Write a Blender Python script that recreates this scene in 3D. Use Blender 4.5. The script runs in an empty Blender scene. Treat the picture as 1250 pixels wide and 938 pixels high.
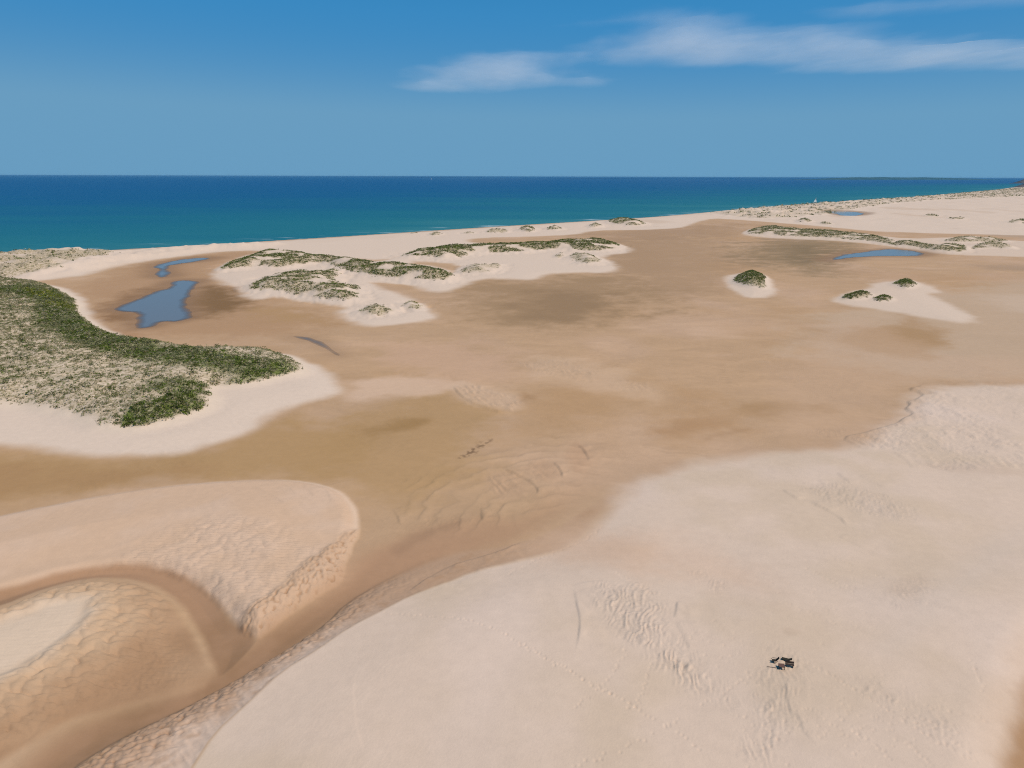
import bpy, math, random
import numpy as np
from mathutils import Matrix, Vector

# ------------------------------------------------------------------ camera, sky, sun, exposure
sc = bpy.context.scene
COL = sc.collection
CAM_H = 70.0
HFOV = math.radians(70.0)
PITCH = math.radians(15.87)
ROLL = math.radians(0.17)
cam_data = bpy.data.cameras.new("camera")
cam_data.sensor_fit = 'HORIZONTAL'
cam_data.angle = HFOV
cam_data.clip_start = 1.0
cam_data.clip_end = 400000.0
cam = bpy.data.objects.new("camera", cam_data)
COL.objects.link(cam)
cam.location = (0, 0, CAM_H)
CAM_ROT = Matrix.Rotation(math.pi / 2 - PITCH, 3, 'X') @ Matrix.Rotation(ROLL, 3, 'Z')
cam.rotation_euler = CAM_ROT.to_euler()
sc.camera = cam

SUN_EL = math.radians(57.0)
SUN_AZ = math.radians(112.0)          # clockwise from the viewing direction (+Y) towards +X
sun_dir = Vector((math.sin(SUN_AZ) * math.cos(SUN_EL), math.cos(SUN_AZ) * math.cos(SUN_EL), math.sin(SUN_EL)))
sun_data = bpy.data.lights.new("sun", 'SUN')
sun_data.energy = 3.7
sun_data.angle = math.radians(0.55)
sun_data.color = (1.0, 0.93, 0.83)
sun = bpy.data.objects.new("sun", sun_data)
COL.objects.link(sun)
sun.rotation_euler = sun_dir.to_track_quat('Z', 'Y').to_euler()

world = bpy.data.worlds.new("World")
sc.world = world
world.use_nodes = True
wn, wl = world.node_tree.nodes, world.node_tree.links
wn.clear()
sky = wn.new('ShaderNodeTexSky')
sky.sky_type = 'NISHITA'
sky.sun_disc = False
sky.sun_elevation = SUN_EL
sky.sun_rotation = SUN_AZ
sky.altitude = 70.0
sky.air_density = 0.5
sky.dust_density = 0.0
sky.ozone_density = 3.0
# the photographed sky's colours: deep blue that pales quickly towards the horizon, alike in every direction
SKY_K = 0.085
spl, cmb = wn.new('ShaderNodeSeparateColor'), wn.new('ShaderNodeCombineColor')
wl.new(sky.outputs[0], spl.inputs[0])
dim0 = wn.new('ShaderNodeMath'); dim0.operation = 'MULTIPLY'; dim0.inputs[1].default_value = SKY_K / .349
dim1 = wn.new('ShaderNodeMath'); dim1.operation = 'POWER'; dim1.inputs[1].default_value = .40
dim2 = wn.new('ShaderNodeMath'); dim2.operation = 'MINIMUM'; dim2.inputs[1].default_value = 1.0
wl.new(spl.outputs[2], dim0.inputs[0]); wl.new(dim0.outputs[0], dim1.inputs[0]); wl.new(dim1.outputs[0], dim2.inputs[0])
for ch, (lo_, hi_) in enumerate(((.038, .142), (.242, .335), (.527, .528))):
    mr = wn.new('ShaderNodeMapRange'); mr.interpolation_type = 'SMOOTHSTEP'
    mr.inputs['From Min'].default_value = .080 / SKY_K; mr.inputs['From Max'].default_value = .235 / SKY_K
    mr.inputs['To Min'].default_value = lo_ / SKY_K; mr.inputs['To Max'].default_value = hi_ / SKY_K
    mm = wn.new('ShaderNodeMath'); mm.operation = 'MULTIPLY'
    wl.new(spl.outputs[0], mr.inputs['Value']); wl.new(mr.outputs[0], mm.inputs[0]); wl.new(dim2.outputs[0], mm.inputs[1]); wl.new(mm.outputs[0], cmb.inputs[ch])
bg = wn.new('ShaderNodeBackground')
bg.inputs['Strength'].default_value = SKY_K
wo = wn.new('ShaderNodeOutputWorld')
wl.new(cmb.outputs[0], bg.inputs['Color'])
wl.new(bg.outputs[0], wo.inputs['Surface'])

vs = sc.view_settings
vs.view_transform = 'Standard'
vs.look = 'None'
vs.exposure = 0.0
vs.gamma = 1.0
vs.use_curve_mapping = False
sc.cycles.max_bounces = 6
sc.cycles.diffuse_bounces = 2
sc.cycles.glossy_bounces = 2
sc.cycles.transparent_max_bounces = 8
sc.cycles.volume_bounces = 0
sc.cycles.filter_width = 1.1
sc.cycles.use_denoising = False       # fine grain instead of smeared sand

# ------------------------------------------------------------------ measuring helpers
IMG_W, IMG_H = 1250.0, 938.0
FPX = IMG_W / 2 / math.tan(HFOV / 2)
_R = np.array(CAM_ROT)


def G(p, z=1.0):
    """image measurements (N,2) -> ground points (N,2) on the level z"""
    p = np.asarray(p, float).reshape(-1, 2)
    d = np.stack([(p[:, 0] - IMG_W / 2) / FPX, -(p[:, 1] - IMG_H / 2) / FPX, -np.ones(len(p))], 1) @ _R.T
    t = (z - CAM_H) / d[:, 2]
    return d[:, :2] * t[:, None]


def crop(ox, oy, s, pts):
    return [(ox + x / s, oy + y / s) for x, y in pts]


def chaikin(p, n=2, closed=True):
    for _ in range(n):
        if closed:
            q = np.roll(p, -1, 0)
            p = np.stack([p * .75 + q * .25, p * .25 + q * .75], 1).reshape(-1, 2)
        else:
            a, b = p[:-1], p[1:]
            m = np.stack([a * .75 + b * .25, a * .25 + b * .75], 1).reshape(-1, 2)
            p = np.vstack([p[:1], m, p[-1:]])
    return p


def poly(pts, z=1.0, n=2):
    return chaikin(G(pts, z), n)


def seg_dist2(X, Y, P, Q):
    dx, dy = Q[0] - P[0], Q[1] - P[1]
    L = dx * dx + dy * dy + 1e-9
    ax, ay = X - P[0], Y - P[1]
    t = np.clip((ax * dx + ay * dy) / L, 0, 1)
    ax -= t * dx
    ay -= t * dy
    return ax * ax + ay * ay


def sdf(pg, X, Y, margin):
    """signed distance, positive inside; -margin far away"""
    out = np.full(X.shape, -margin, np.float32)
    lo, hi = pg.min(0) - margin, pg.max(0) + margin
    m = np.nonzero((X > lo[0]) & (X < hi[0]) & (Y > lo[1]) & (Y < hi[1]))[0]
    if len(m) == 0:
        return out
    x, y = X[m].astype(np.float32), Y[m].astype(np.float32)
    d2 = np.full(x.shape, 1e12, np.float32)
    ins = np.zeros(x.shape, bool)
    pg = pg.astype(np.float32)
    for i in range(len(pg)):
        P, Q = pg[i], pg[(i + 1) % len(pg)]
        d2 = np.minimum(d2, seg_dist2(x, y, P, Q))
        if P[1] != Q[1]:
            c = (P[1] > y) != (Q[1] > y)
            ins ^= c & (x < (Q[0] - P[0]) * (y - P[1]) / (Q[1] - P[1]) + P[0])
    d = np.sqrt(d2)
    out[m] = np.maximum(np.where(ins, d, -d), -margin)
    return out


def ldist(pl, X, Y, margin):
    """distance to an open line"""
    out = np.full(X.shape, margin, np.float32)
    lo, hi = pl.min(0) - margin, pl.max(0) + margin
    m = np.nonzero((X > lo[0]) & (X < hi[0]) & (Y > lo[1]) & (Y < hi[1]))[0]
    if len(m) == 0:
        return out
    x, y = X[m].astype(np.float32), Y[m].astype(np.float32)
    d2 = np.full(x.shape, margin * margin, np.float32)
    for i in range(len(pl) - 1):
        d2 = np.minimum(d2, seg_dist2(x, y, pl[i], pl[i + 1]))
    out[m] = np.sqrt(d2)
    return out


def sst(a, b, x):
    t = np.clip((x - a) / (b - a), 0, 1)
    return t * t * (3 - 2 * t)


_rng = np.random.default_rng(11)
_perm = np.concatenate([_rng.permutation(256)] * 2).astype(np.int32)
_ga = _rng.random(256).astype(np.float32) * 2 * np.pi
_gx, _gy = np.cos(_ga), np.sin(_ga)


def perlin(x, y, seed=0):
    x = x.astype(np.float32) + seed * 17.31
    y = y.astype(np.float32) + seed * 9.73
    xi, yi = np.floor(x), np.floor(y)
    xf, yf = x - xi, y - yi
    xi = xi.astype(np.int64) & 255
    yi = yi.astype(np.int64) & 255
    u = xf * xf * xf * (xf * (xf * 6 - 15) + 10)
    v = yf * yf * yf * (yf * (yf * 6 - 15) + 10)

    def g(ix, iy, fx, fy):
        h = _perm[_perm[ix & 255] + (iy & 255)]
        return _gx[h] * fx + _gy[h] * fy
    a = g(xi, yi, xf, yf)
    b = g(xi + 1, yi, xf - 1, yf)
    c = g(xi, yi + 1, xf, yf - 1)
    d = g(xi + 1, yi + 1, xf - 1, yf - 1)
    a = a + (b - a) * u
    c = c + (d - c) * u
    return (a + (c - a) * v) * 1.5


def fbm(x, y, s, oct=4, seed=0):
    r = 0
    amp, tot = 1.0, 0.0
    for o in range(oct):
        r = r + amp * perlin(x / s, y / s, seed + o * 3)
        tot += amp
        amp *= 0.5
        s *= 0.5
    return r / tot


ILLUM = np.array([1.02, 1.16, 1.29], np.float32)     # daylight on level ground, per channel


def rgb(r, g, b, L=ILLUM):
    """display colour under daylight -> base colour"""
    f = lambda c: ((c / 255 + .055) / 1.055) ** 2.4 if c > 10 else c / 255 / 12.92
    return np.array([f(r), f(g), f(b)], np.float32) / L


# ------------------------------------------------------------------ where things lie (traced outlines)
C1 = lambda p: crop(0, 180, 2.976, p)
C2 = lambda p: crop(400, 180, 2.976, p)
C3 = lambda p: crop(820, 180, 2.907, p)
C4 = lambda p: crop(0, 330, 2.841, p)
C5 = lambda p: crop(400, 380, 2.841, p)
C6 = lambda p: crop(810, 380, 2.841, p)
C7 = lambda p: crop(0, 560, 2.482, p)
C8 = lambda p: crop(260, 290, 4.167, p)
C9 = lambda p: crop(300, 560, 2.482, p)
CA = lambda p: crop(880, 195, 3.378, p)
CB = lambda p: crop(1000, 440, 4.988, p)

SHORE = [(-900, 335), (-400, 322), (-100, 314), (60, 309), (200, 302), (300, 296), (400, 290), (470, 285.5), (600, 277), (736, 269),
         (820, 263.6), (906, 255), (992, 248.6), (1078, 243.5), (1164, 236.5), (1210, 232.5), (1226, 230.5), (1236, 229.0), (1280, 226.5)]
shore = chaikin(G(SHORE, 0.0), 2, False)
sea_poly = np.vstack([shore, [[shore[-1, 0] + 9000, shore[-1, 1] + 6000], [200000, 150000], [200000, 300000], [-200000, 300000], [-200000, shore[0, 1]]]])

# water pools
POOLS = {
    'west_main': C1([(398, 587), (440, 570), (520, 540), (560, 520), (606, 512), (622, 487), (660, 482), (735, 485), (722, 500), (692, 540), (672, 578),
                     (700, 593), (712, 615), (640, 637), (590, 632), (572, 650), (490, 662), (478, 645), (498, 612), (480, 599), (420, 598)]),
    'west_upper': C1([(540, 434), (600, 415), (690, 402), (772, 400), (740, 412), (640, 425), (612, 434), (622, 460), (605, 473), (553, 473), (560, 455), (572, 440)]),
    'thin_west': C4([(985, 226), (1060, 226), (1112, 238), (1155, 264), (1198, 306), (1150, 292), (1108, 266), (1050, 242)]),
    'east': C3([(548, 404), (590, 382), (660, 374), (760, 358), (860, 366), (905, 378), (880, 386), (760, 386), (640, 391), (580, 402)]),
    'far_east': CA([(400, 213), (480, 210), (600, 219), (575, 232), (490, 232), (470, 222)]),
}
pools = {k: poly(v, 1.0, 2) for k, v in POOLS.items()}

# scrub covered dunes: outline, height, ramp width, halo
VEG = {
    'west': C4([(-500, 40), (-200, 40), (0, 43), (100, 45), (180, 65), (245, 103), (270, 130), (250, 150), (290, 182), (340, 212), (420, 242), (520, 267), (700, 287), (880, 296), (985, 300),
                (1025, 328), (1050, 365), (960, 385), (860, 412), (700, 418), (742, 482), (640, 527), (560, 547), (480, 567), (380, 562), (330, 537),
                (200, 502), (80, 482), (0, 480), (-200, 470), (-500, 470)]),
    'isl1_top': C8([(40, 172), (100, 132), (180, 112), (215, 92), (330, 88), (450, 98), (600, 113), (720, 132), (850, 152), (950, 158), (1050, 163), (1160, 183), (1235, 208),
                    (1170, 232), (1070, 228), (860, 212), (760, 192), (690, 182), (620, 152), (540, 133), (450, 145), (350, 165), (220, 155), (100, 170)]),
    'isl1_low': C8([(170, 268), (250, 218), (360, 198), (440, 192), (560, 187), (620, 172), (645, 190), (600, 238), (680, 262), (745, 252), (725, 335), (640, 333), (550, 322), (470, 308), (340, 283), (240, 278)]),
    'isl1_small': C8([(738, 388), (780, 362), (850, 352), (930, 372), (900, 397), (820, 408), (770, 402)]),
    'isl1_yellow': C8([(948, 358), (1000, 332), (1040, 342), (1070, 374), (1000, 368)]),
    'isl2': C2([(258, 401), (320, 380), (430, 370), (560, 364), (700, 361), (850, 350), (960, 344), (1040, 352), (1066, 366), (1000, 382), (880, 378), (800, 374), (700, 387),
                (600, 387), (520, 392), (430, 413), (380, 402)]),
    'isl2_a': C2([(470, 462), (510, 427), (570, 442), (620, 425), (628, 440), (590, 462), (530, 462)]),
    'isl2_b': C2([(870, 402), (910, 386), (960, 400), (1005, 418), (930, 432), (900, 414)]),
    'isl2_c': C2([(822, 400), (850, 385), (862, 396), (840, 408)]),
    'strip': C3([(258, 306), (300, 288), (370, 283), (430, 296), (560, 302), (700, 317), (760, 327), (800, 345), (870, 337), (900, 356), (1000, 350), (1040, 350), (1042, 376), (960, 371),
                 (860, 357), (780, 349), (720, 337), (560, 324), (420, 319), (300, 311)]),
    'strip_b': C3([(958, 334), (1000, 325), (1060, 325), (1160, 330), (1200, 338), (1120, 338), (1010, 340)]),
    'strip_c': C3([(1050, 362), (1090, 345), (1150, 345), (1215, 356), (1215, 364), (1130, 358), (1080, 362)]),
    'hum1': C3([(216, 478), (250, 452), (300, 444), (335, 468), (322, 478), (342, 507), (280, 502), (240, 490)]),
    'hum2': C3([(600, 540), (640, 519), (690, 519), (712, 531), (680, 543), (620, 546)]),
    'hum3': C3([(707, 544), (760, 527), (789, 549), (740, 554)]),
    'hum4': C3([(782, 490), (820, 470), (850, 474), (870, 492), (832, 510), (808, 498)]),
    'nw': C1([(-300, 395), (0, 390), (50, 384), (120, 382), (240, 386), (380, 388), (425, 398), (380, 412), (300, 422), (260, 442), (180, 462), (60, 477), (0, 477), (-300, 480)]),
    'bch1': C2([(365, 322), (395, 309), (421, 320)]),
    'bch2': C2([(555, 308), (620, 299), (668, 308), (620, 312)]),
    'bch3': C2([(690, 302), (715, 287), (757, 297), (740, 311)]),
    'bch4': C2([(790, 300), (820, 287), (862, 298), (820, 302)]),
    'bch5': C2([(948, 293), (970, 278), (1002, 288), (975, 293)]),
    'bch6': C2([(1013, 272), (1050, 258), (1100, 267), (1162, 278), (1130, 288), (1050, 283)]),
    'bch0': C2([(488, 314), (515, 306), (540, 314)]),
    'bch7': C2([(298, 315), (315, 308), (330, 313)]),
    'ne': CA([(-40, 222), (0, 214), (60, 206), (300, 191), (600, 167), (850, 152), (1100, 128), (1300, 114), (1450, 112), (1450, 140), (1250, 152), (1100, 162), (900, 168), (750, 178), (640, 192), (560, 203),
              (480, 222), (350, 238), (200, 247), (100, 243), (0, 230)]),
    'ne_a': CA([(310, 258), (340, 246), (382, 257), (345, 264)]),
    'ne_b': CA([(400, 267), (430, 259), (462, 270)]),
    'ne_c': CA([(836, 234), (870, 228), (902, 237), (870, 240)]),
    'ne_d': CA([(930, 246), (980, 240), (1010, 248), (960, 252)]),
    'ne_e': CA([(1172, 262), (1220, 254), (1280, 252), (1280, 266), (1220, 267)]),
}
veg = {k: poly(v, 1.0, 2) for k, v in VEG.items()}
#            height ramp  knob
VSHAPE = {'west': (5.0, 12, 1.0), 'isl1_top': (6.5, 20, .9), 'isl1_low': (5.5, 18, 1.2), 'isl1_small': (3.2, 12, .5), 'isl1_yellow': (3.0, 12, .4), 'isl2': (6.0, 24, .9),
          'isl2_a': (4.0, 16, 1.0), 'isl2_b': (4.5, 18, .8), 'isl2_c': (2.5, 9, .5), 'strip': (4.5, 18, 1.2), 'strip_b': (4.0, 18, .8), 'strip_c': (4.0, 14, .8),
          'hum1': (4.2, 10, .7), 'hum2': (2.4, 8, .5), 'hum3': (2.4, 7, .5), 'hum4': (2.9, 9, .5), 'nw': (4.0, 40, 1.6),
          'bch0': (2.5, 12, .5), 'bch1': (4.5, 14, .5), 'bch2': (4.0, 16, .7), 'bch3': (6, 20, .6), 'bch4': (5, 18, .6), 'bch5': (6, 20, .5), 'bch6': (7, 24, .8), 'bch7': (2.5, 10, .4),
          'ne': (7, 60, 3.0), 'ne_a': (4, 16, .7), 'ne_b': (3.5, 16, .7), 'ne_c': (3.5, 22, .7), 'ne_d': (3, 20, .7), 'ne_e': (4, 26, .7)}

# pale dry sand round them
HALO = [
    (C4([(-500, 38), (0, 38), (170, 48), (285, 83), (315, 140), (355, 198), (430, 230), (520, 253), (700, 271), (900, 286), (1010, 293), (1100, 328), (1165, 370),
         (1205, 422), (1100, 455), (980, 488), (850, 568), (700, 622), (560, 643), (350, 655), (0, 612), (-500, 580)]), 5, 1.0, 1.0),
    (C8([(-10, 165), (90, 120), (200, 80), (330, 68), (600, 95), (900, 130), (1100, 140), (1250, 175), (1290, 215), (1220, 250), (1060, 250), (850, 228), (820, 235), (930, 280), (1040, 325), (1140, 370),
         (1130, 425), (1000, 438), (800, 455), (700, 436), (600, 378), (680, 358), (560, 343), (330, 298), (230, 322), (150, 312), (140, 255), (25, 240)]), 7, .95, .7),
    (C2([(150, 420), (260, 395), (430, 362), (700, 354), (950, 338), (1050, 345), (1120, 375), (1070, 388), (1000, 392), (1064, 440), (1040, 456), (900, 457), (790, 462), (760, 484), (600, 478), (540, 484),
         (480, 512), (420, 530), (340, 520), (250, 490), (230, 470), (380, 470), (470, 450), (480, 425), (320, 412), (300, 425), (200, 440)]), 8, .95, .7),
    (C3([(175, 466), (215, 449), (300, 440), (352, 464), (377, 516), (340, 532), (270, 537), (220, 517)]), 5, .9, .8),
    (C3([(543, 541), (600, 519), (700, 500), (718, 480), (860, 472), (972, 510), (905, 522), (960, 545), (1102, 622), (1020, 627), (870, 603), (740, 578), (600, 562)]), 6, .85, .6),
    (C3([(245, 310), (300, 284), (440, 290), (700, 310), (850, 325), (960, 320), (1090, 318), (1250, 335), (1500, 345), (1500, 400), (1250, 390), (1100, 385), (960, 380), (850, 364), (700, 342), (560, 331), (400, 325), (300, 318)]), 8, .8, .5),
    (C3([(1100, 520), (1250, 520), (1400, 540), (1400, 600), (1250, 590), (1150, 560)]), 20, .25, 0),
]
# beach and far pale sand
BEACH = SHORE[3:] + [(1320, 290), (1250, 287.5), (1088, 284), (1026, 279), (971, 274), (882, 267), (860, 268)] + C2([(1300, 290), (1250, 296), (1150, 300), (960, 303), (900, 318), (750, 324), (560, 329), (500, 340), (520, 347), (640, 352), (500, 362), (300, 385), (200, 415), (60, 400), (-100, 395), (-200, 378)]) + C1(
    [(975, 383), (935, 375), (800, 379), (700, 391), (560, 411), (420, 431), (330, 466), (200, 479), (100, 489), (0, 491), (-300, 500), (-900, 520)]) + [(-900, 345)]
beach = poly(BEACH, 1.0, 1)
NWRIDGE = [(-500, 345), (0, 343), (33, 344), (67, 340), (108, 336), (138, 326), (190, 317), (235, 310), (270, 306), (320, 305), (352, 300), (352, 296), (300, 299), (200, 304), (100, 310), (0, 314), (-500, 330)]
nwridge = poly(NWRIDGE, 1.0, 1)

# foreground forms
D1 = C7([(-400, 240), (0, 160), (120, 135), (300, 100), (500, 70), (700, 55), (850, 50), (950, 60), (1040, 85), (1085, 140), (1094, 200), (1066, 260), (1045, 300), (1038, 352), (1000, 378),
         (940, 414), (880, 452), (820, 502), (780, 532), (735, 512), (700, 482), (655, 422), (595, 375), (520, 346), (430, 332), (340, 334), (220, 352), (110, 382), (0, 412), (-400, 520)])
D3 = C7([(-400, 600), (0, 470), (100, 425), (170, 400), (270, 377), (400, 377), (480, 402), (550, 452), (590, 512), (622, 572), (642, 640), (615, 682), (480, 712), (330, 747), (200, 792), (100, 852), (0, 905), (-400, 1100)])
D3TOP = C7([(-400, 570), (0, 480), (150, 422), (272, 412), (268, 455), (205, 530), (110, 590), (60, 625), (0, 650), (-400, 800)])
CREST = [(150, 1100), (190, 1010), (235, 938), (262, 895), (295, 865), (345, 818), (385, 795), (425, 765), (470, 740), (500, 722), (545, 705), (575, 690), (640, 672), (700, 655)]
SLOPEFOOT = [(-60, 1100), (20, 1000), (85, 938), (120, 915), (165, 890), (240, 855), (340, 800), (395, 765), (420, 735), (470, 705), (520, 683), (560, 670), (610, 668), (668, 650)]
A1 = CREST + [(735, 610), (775, 580), (830, 560), (900, 548), (1000, 540), (1040, 536), (1062, 520), (1102, 505), (1108, 484), (1128, 464), (1250, 462), (1700, 455), (1900, 800), (1500, 1200), (1300, 1250),
              (1262, 1000), (1205, 938), (1205, 1000), (1100, 1500), (300, 1500)]
A1[-5:] = [(1400, 1500), (300, 1500)]
A1F = [p for p in SLOPEFOOT] + A1[len(CREST):]
CHAN = C9([(-745, 1060), (-745, 1000), (-500, 800), (-150, 700), (20, 560), (285, 380), (300, 345), (380, 280), (440, 262), (480, 232), (560, 207), (680, 187), (830, 178), (900, 140), (945, 100), (990, 60), (1030, 10),
           (1085, 15), (1060, 60), (1040, 95), (1000, 140), (950, 182), (860, 232), (760, 277), (640, 308), (540, 340), (420, 400), (290, 480), (150, 590), (0, 720), (-140, 790), (-340, 860), (-500, 938), (-600, 1060)])
CRES = C7([(-400, 470), (0, 412), (110, 382), (220, 352), (340, 334), (430, 332), (520, 346), (595, 375), (655, 422), (700, 482), (735, 512), (790, 540), (760, 600), (700, 660), (640, 680), (642, 640), (622, 572), (590, 512),
           (550, 452), (480, 402), (400, 377), (270, 375), (170, 400), (100, 425), (0, 470), (-400, 560)])
VALLEY = [(1216, 1010), (1218, 938), (1228, 890), (1242, 845), (1264, 790), (1300, 740), (1420, 700), (1500, 900), (1400, 1300), (1200, 1300)]
PLATEAU = CB([(655, 120), (600, 155), (548, 165), (600, 185), (630, 212), (590, 235), (535, 245), (552, 265), (525, 290), (572, 322), (520, 348), (465, 380), (345, 415), (240, 440), (165, 452), (150, 472), (215, 505), (300, 535),
              (440, 555), (520, 600), (560, 650), (800, 690), (1250, 668), (1700, 640), (1700, 100), (1250, 130), (850, 105)])
K6 = lambda p: crop(640, 680, 4.808, p)
K8 = lambda p: crop(800, 640, 2.778, p)
SCARPS = [  # small slip edges: line, a point on the raised side, height, fade
    (CB([(150, 465), (220, 512), (300, 538), (380, 553)]), CB([(320, 470)]), .30, 4),
    (CB([(430, 550), (490, 582), (540, 618), (562, 660)]), CB([(600, 600)]), .22, 7),
    (CB([(815, 415), (930, 470), (1010, 505), (1080, 530), (1150, 565)]), CB([(1100, 470)]), .34, 8),
    (CB([(560, 400), (620, 440), (690, 480)]), CB([(680, 420)]), .22, 4), (CB([(735, 420), (760, 445), (780, 465)]), CB([(800, 430)]), .2, 3),
    (CB([(100, 690), (145, 720), (195, 758)]), CB([(200, 700)]), .2, 4), (CB([(-10, 730), (30, 770)]), CB([(60, 730)]), .2, 4),
    (CB([(230, 705), (310, 745), (400, 785)]), CB([(360, 720)]), .14, 5),
    (C6([(410, 622), (440, 645), (470, 660)]), C6([(480, 630)]), .22, 4),
    (C6([(500, 665), (560, 690), (610, 718), (636, 750)]), C6([(650, 700)]), .26, 5),
    (C6([(600, 785), (650, 810), (700, 835)]), C6([(690, 790)]), .16, 4),
    (K6([(280, 235), (300, 340), (320, 440), (318, 540), (288, 650)]), K6([(420, 440)]), .20, 6),
    (K6([(270, 222), (330, 210), (450, 196), (620, 206), (730, 216)]), K6([(500, 300)]), .14, 5),
    (K6([(888, 335), (880, 390), (868, 445)]), K6([(930, 400)]), .14, 3), (K6([(890, 450), (925, 540), (968, 640)]), K6([(1000, 540)]), .10, 4),
    (C9([(335, 690), (331, 780), (342, 860), (362, 945)]), C9([(280, 800)]), .07, 4),
    (K8([(430, 560), (438, 680), (480, 710), (490, 760), (548, 812)]), K8([(560, 700)]), .12, 4),
    (K8([(72, 300), (58, 365)]), K8([(110, 330)]), .16, 3), (K8([(60, 370), (100, 460), (110, 480)]), K8([(140, 420)]), .12, 3),
    (C9([(480, 420), (560, 352), (640, 310), (760, 277), (860, 232)]), C9([(800, 330)]), .35, 6),
    (C5([(605, 538), (660, 560), (712, 590), (730, 615), (722, 628)]), C5([(780, 570)]), .5, 7),
    (C5([(780, 512), (808, 545), (814, 572)]), C5([(850, 540)]), .36, 5), (C5([(865, 455), (892, 478), (906, 512)]), C5([(930, 470)]), .34, 5),
    (C5([(530, 668), (530, 700), (540, 718)]), C5([(600, 690)]), .2, 4), (C5([(215, 675), (235, 690), (250, 730)]), C5([(300, 690)]), .2, 4),
    (C5([(430, 250), (470, 300), (560, 335), (655, 362)]), C5([(560, 290)]), .42, 6),
    (C5([(100, 204), (300, 216), (400, 216), (470, 228), (560, 268)]), C5([(300, 150)]), .22, 8),
    (C5([(640, 182), (720, 198), (830, 225), (940, 240)]), C5([(800, 170)]), .18, 6),
    (crop(230, 560, 4.988, [(215, 155), (300, 205), (345, 235)]), crop(230, 560, 4.988, [(330, 180)]), .12, 3),
    (crop(230, 560, 4.988, [(390, 185), (480, 230), (560, 280), (610, 325)]), crop(230, 560, 4.988, [(560, 220)]), .14, 4),
    (crop(230, 560, 4.988, [(560, 150), (620, 200), (660, 245)]), crop(230, 560, 4.988, [(660, 190)]), .12, 3),
    (crop(230, 560, 4.988, [(690, 170), (740, 215), (765, 250)]), crop(230, 560, 4.988, [(780, 200)]), .10, 3),
    (crop(230, 560, 4.988, [(800, 165), (850, 215), (870, 290)]), crop(230, 560, 4.988, [(900, 220)]), .10, 3),
    (crop(230, 560, 4.988, [(890, 240), (930, 290), (935, 350)]), crop(230, 560, 4.988, [(970, 290)]), .10, 3),
]
D1ROUGH = C7([(1088, 200), (1096, 215), (1050, 330), (1040, 354), (880, 456), (780, 535), (735, 515), (720, 470), (800, 440), (900, 350), (980, 285), (1040, 230)])
D1SCAL = C7([(280, 340), (420, 250), (560, 205), (700, 190), (820, 195), (940, 235), (980, 290), (860, 400), (740, 470), (690, 450), (600, 370), (450, 328)])
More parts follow.
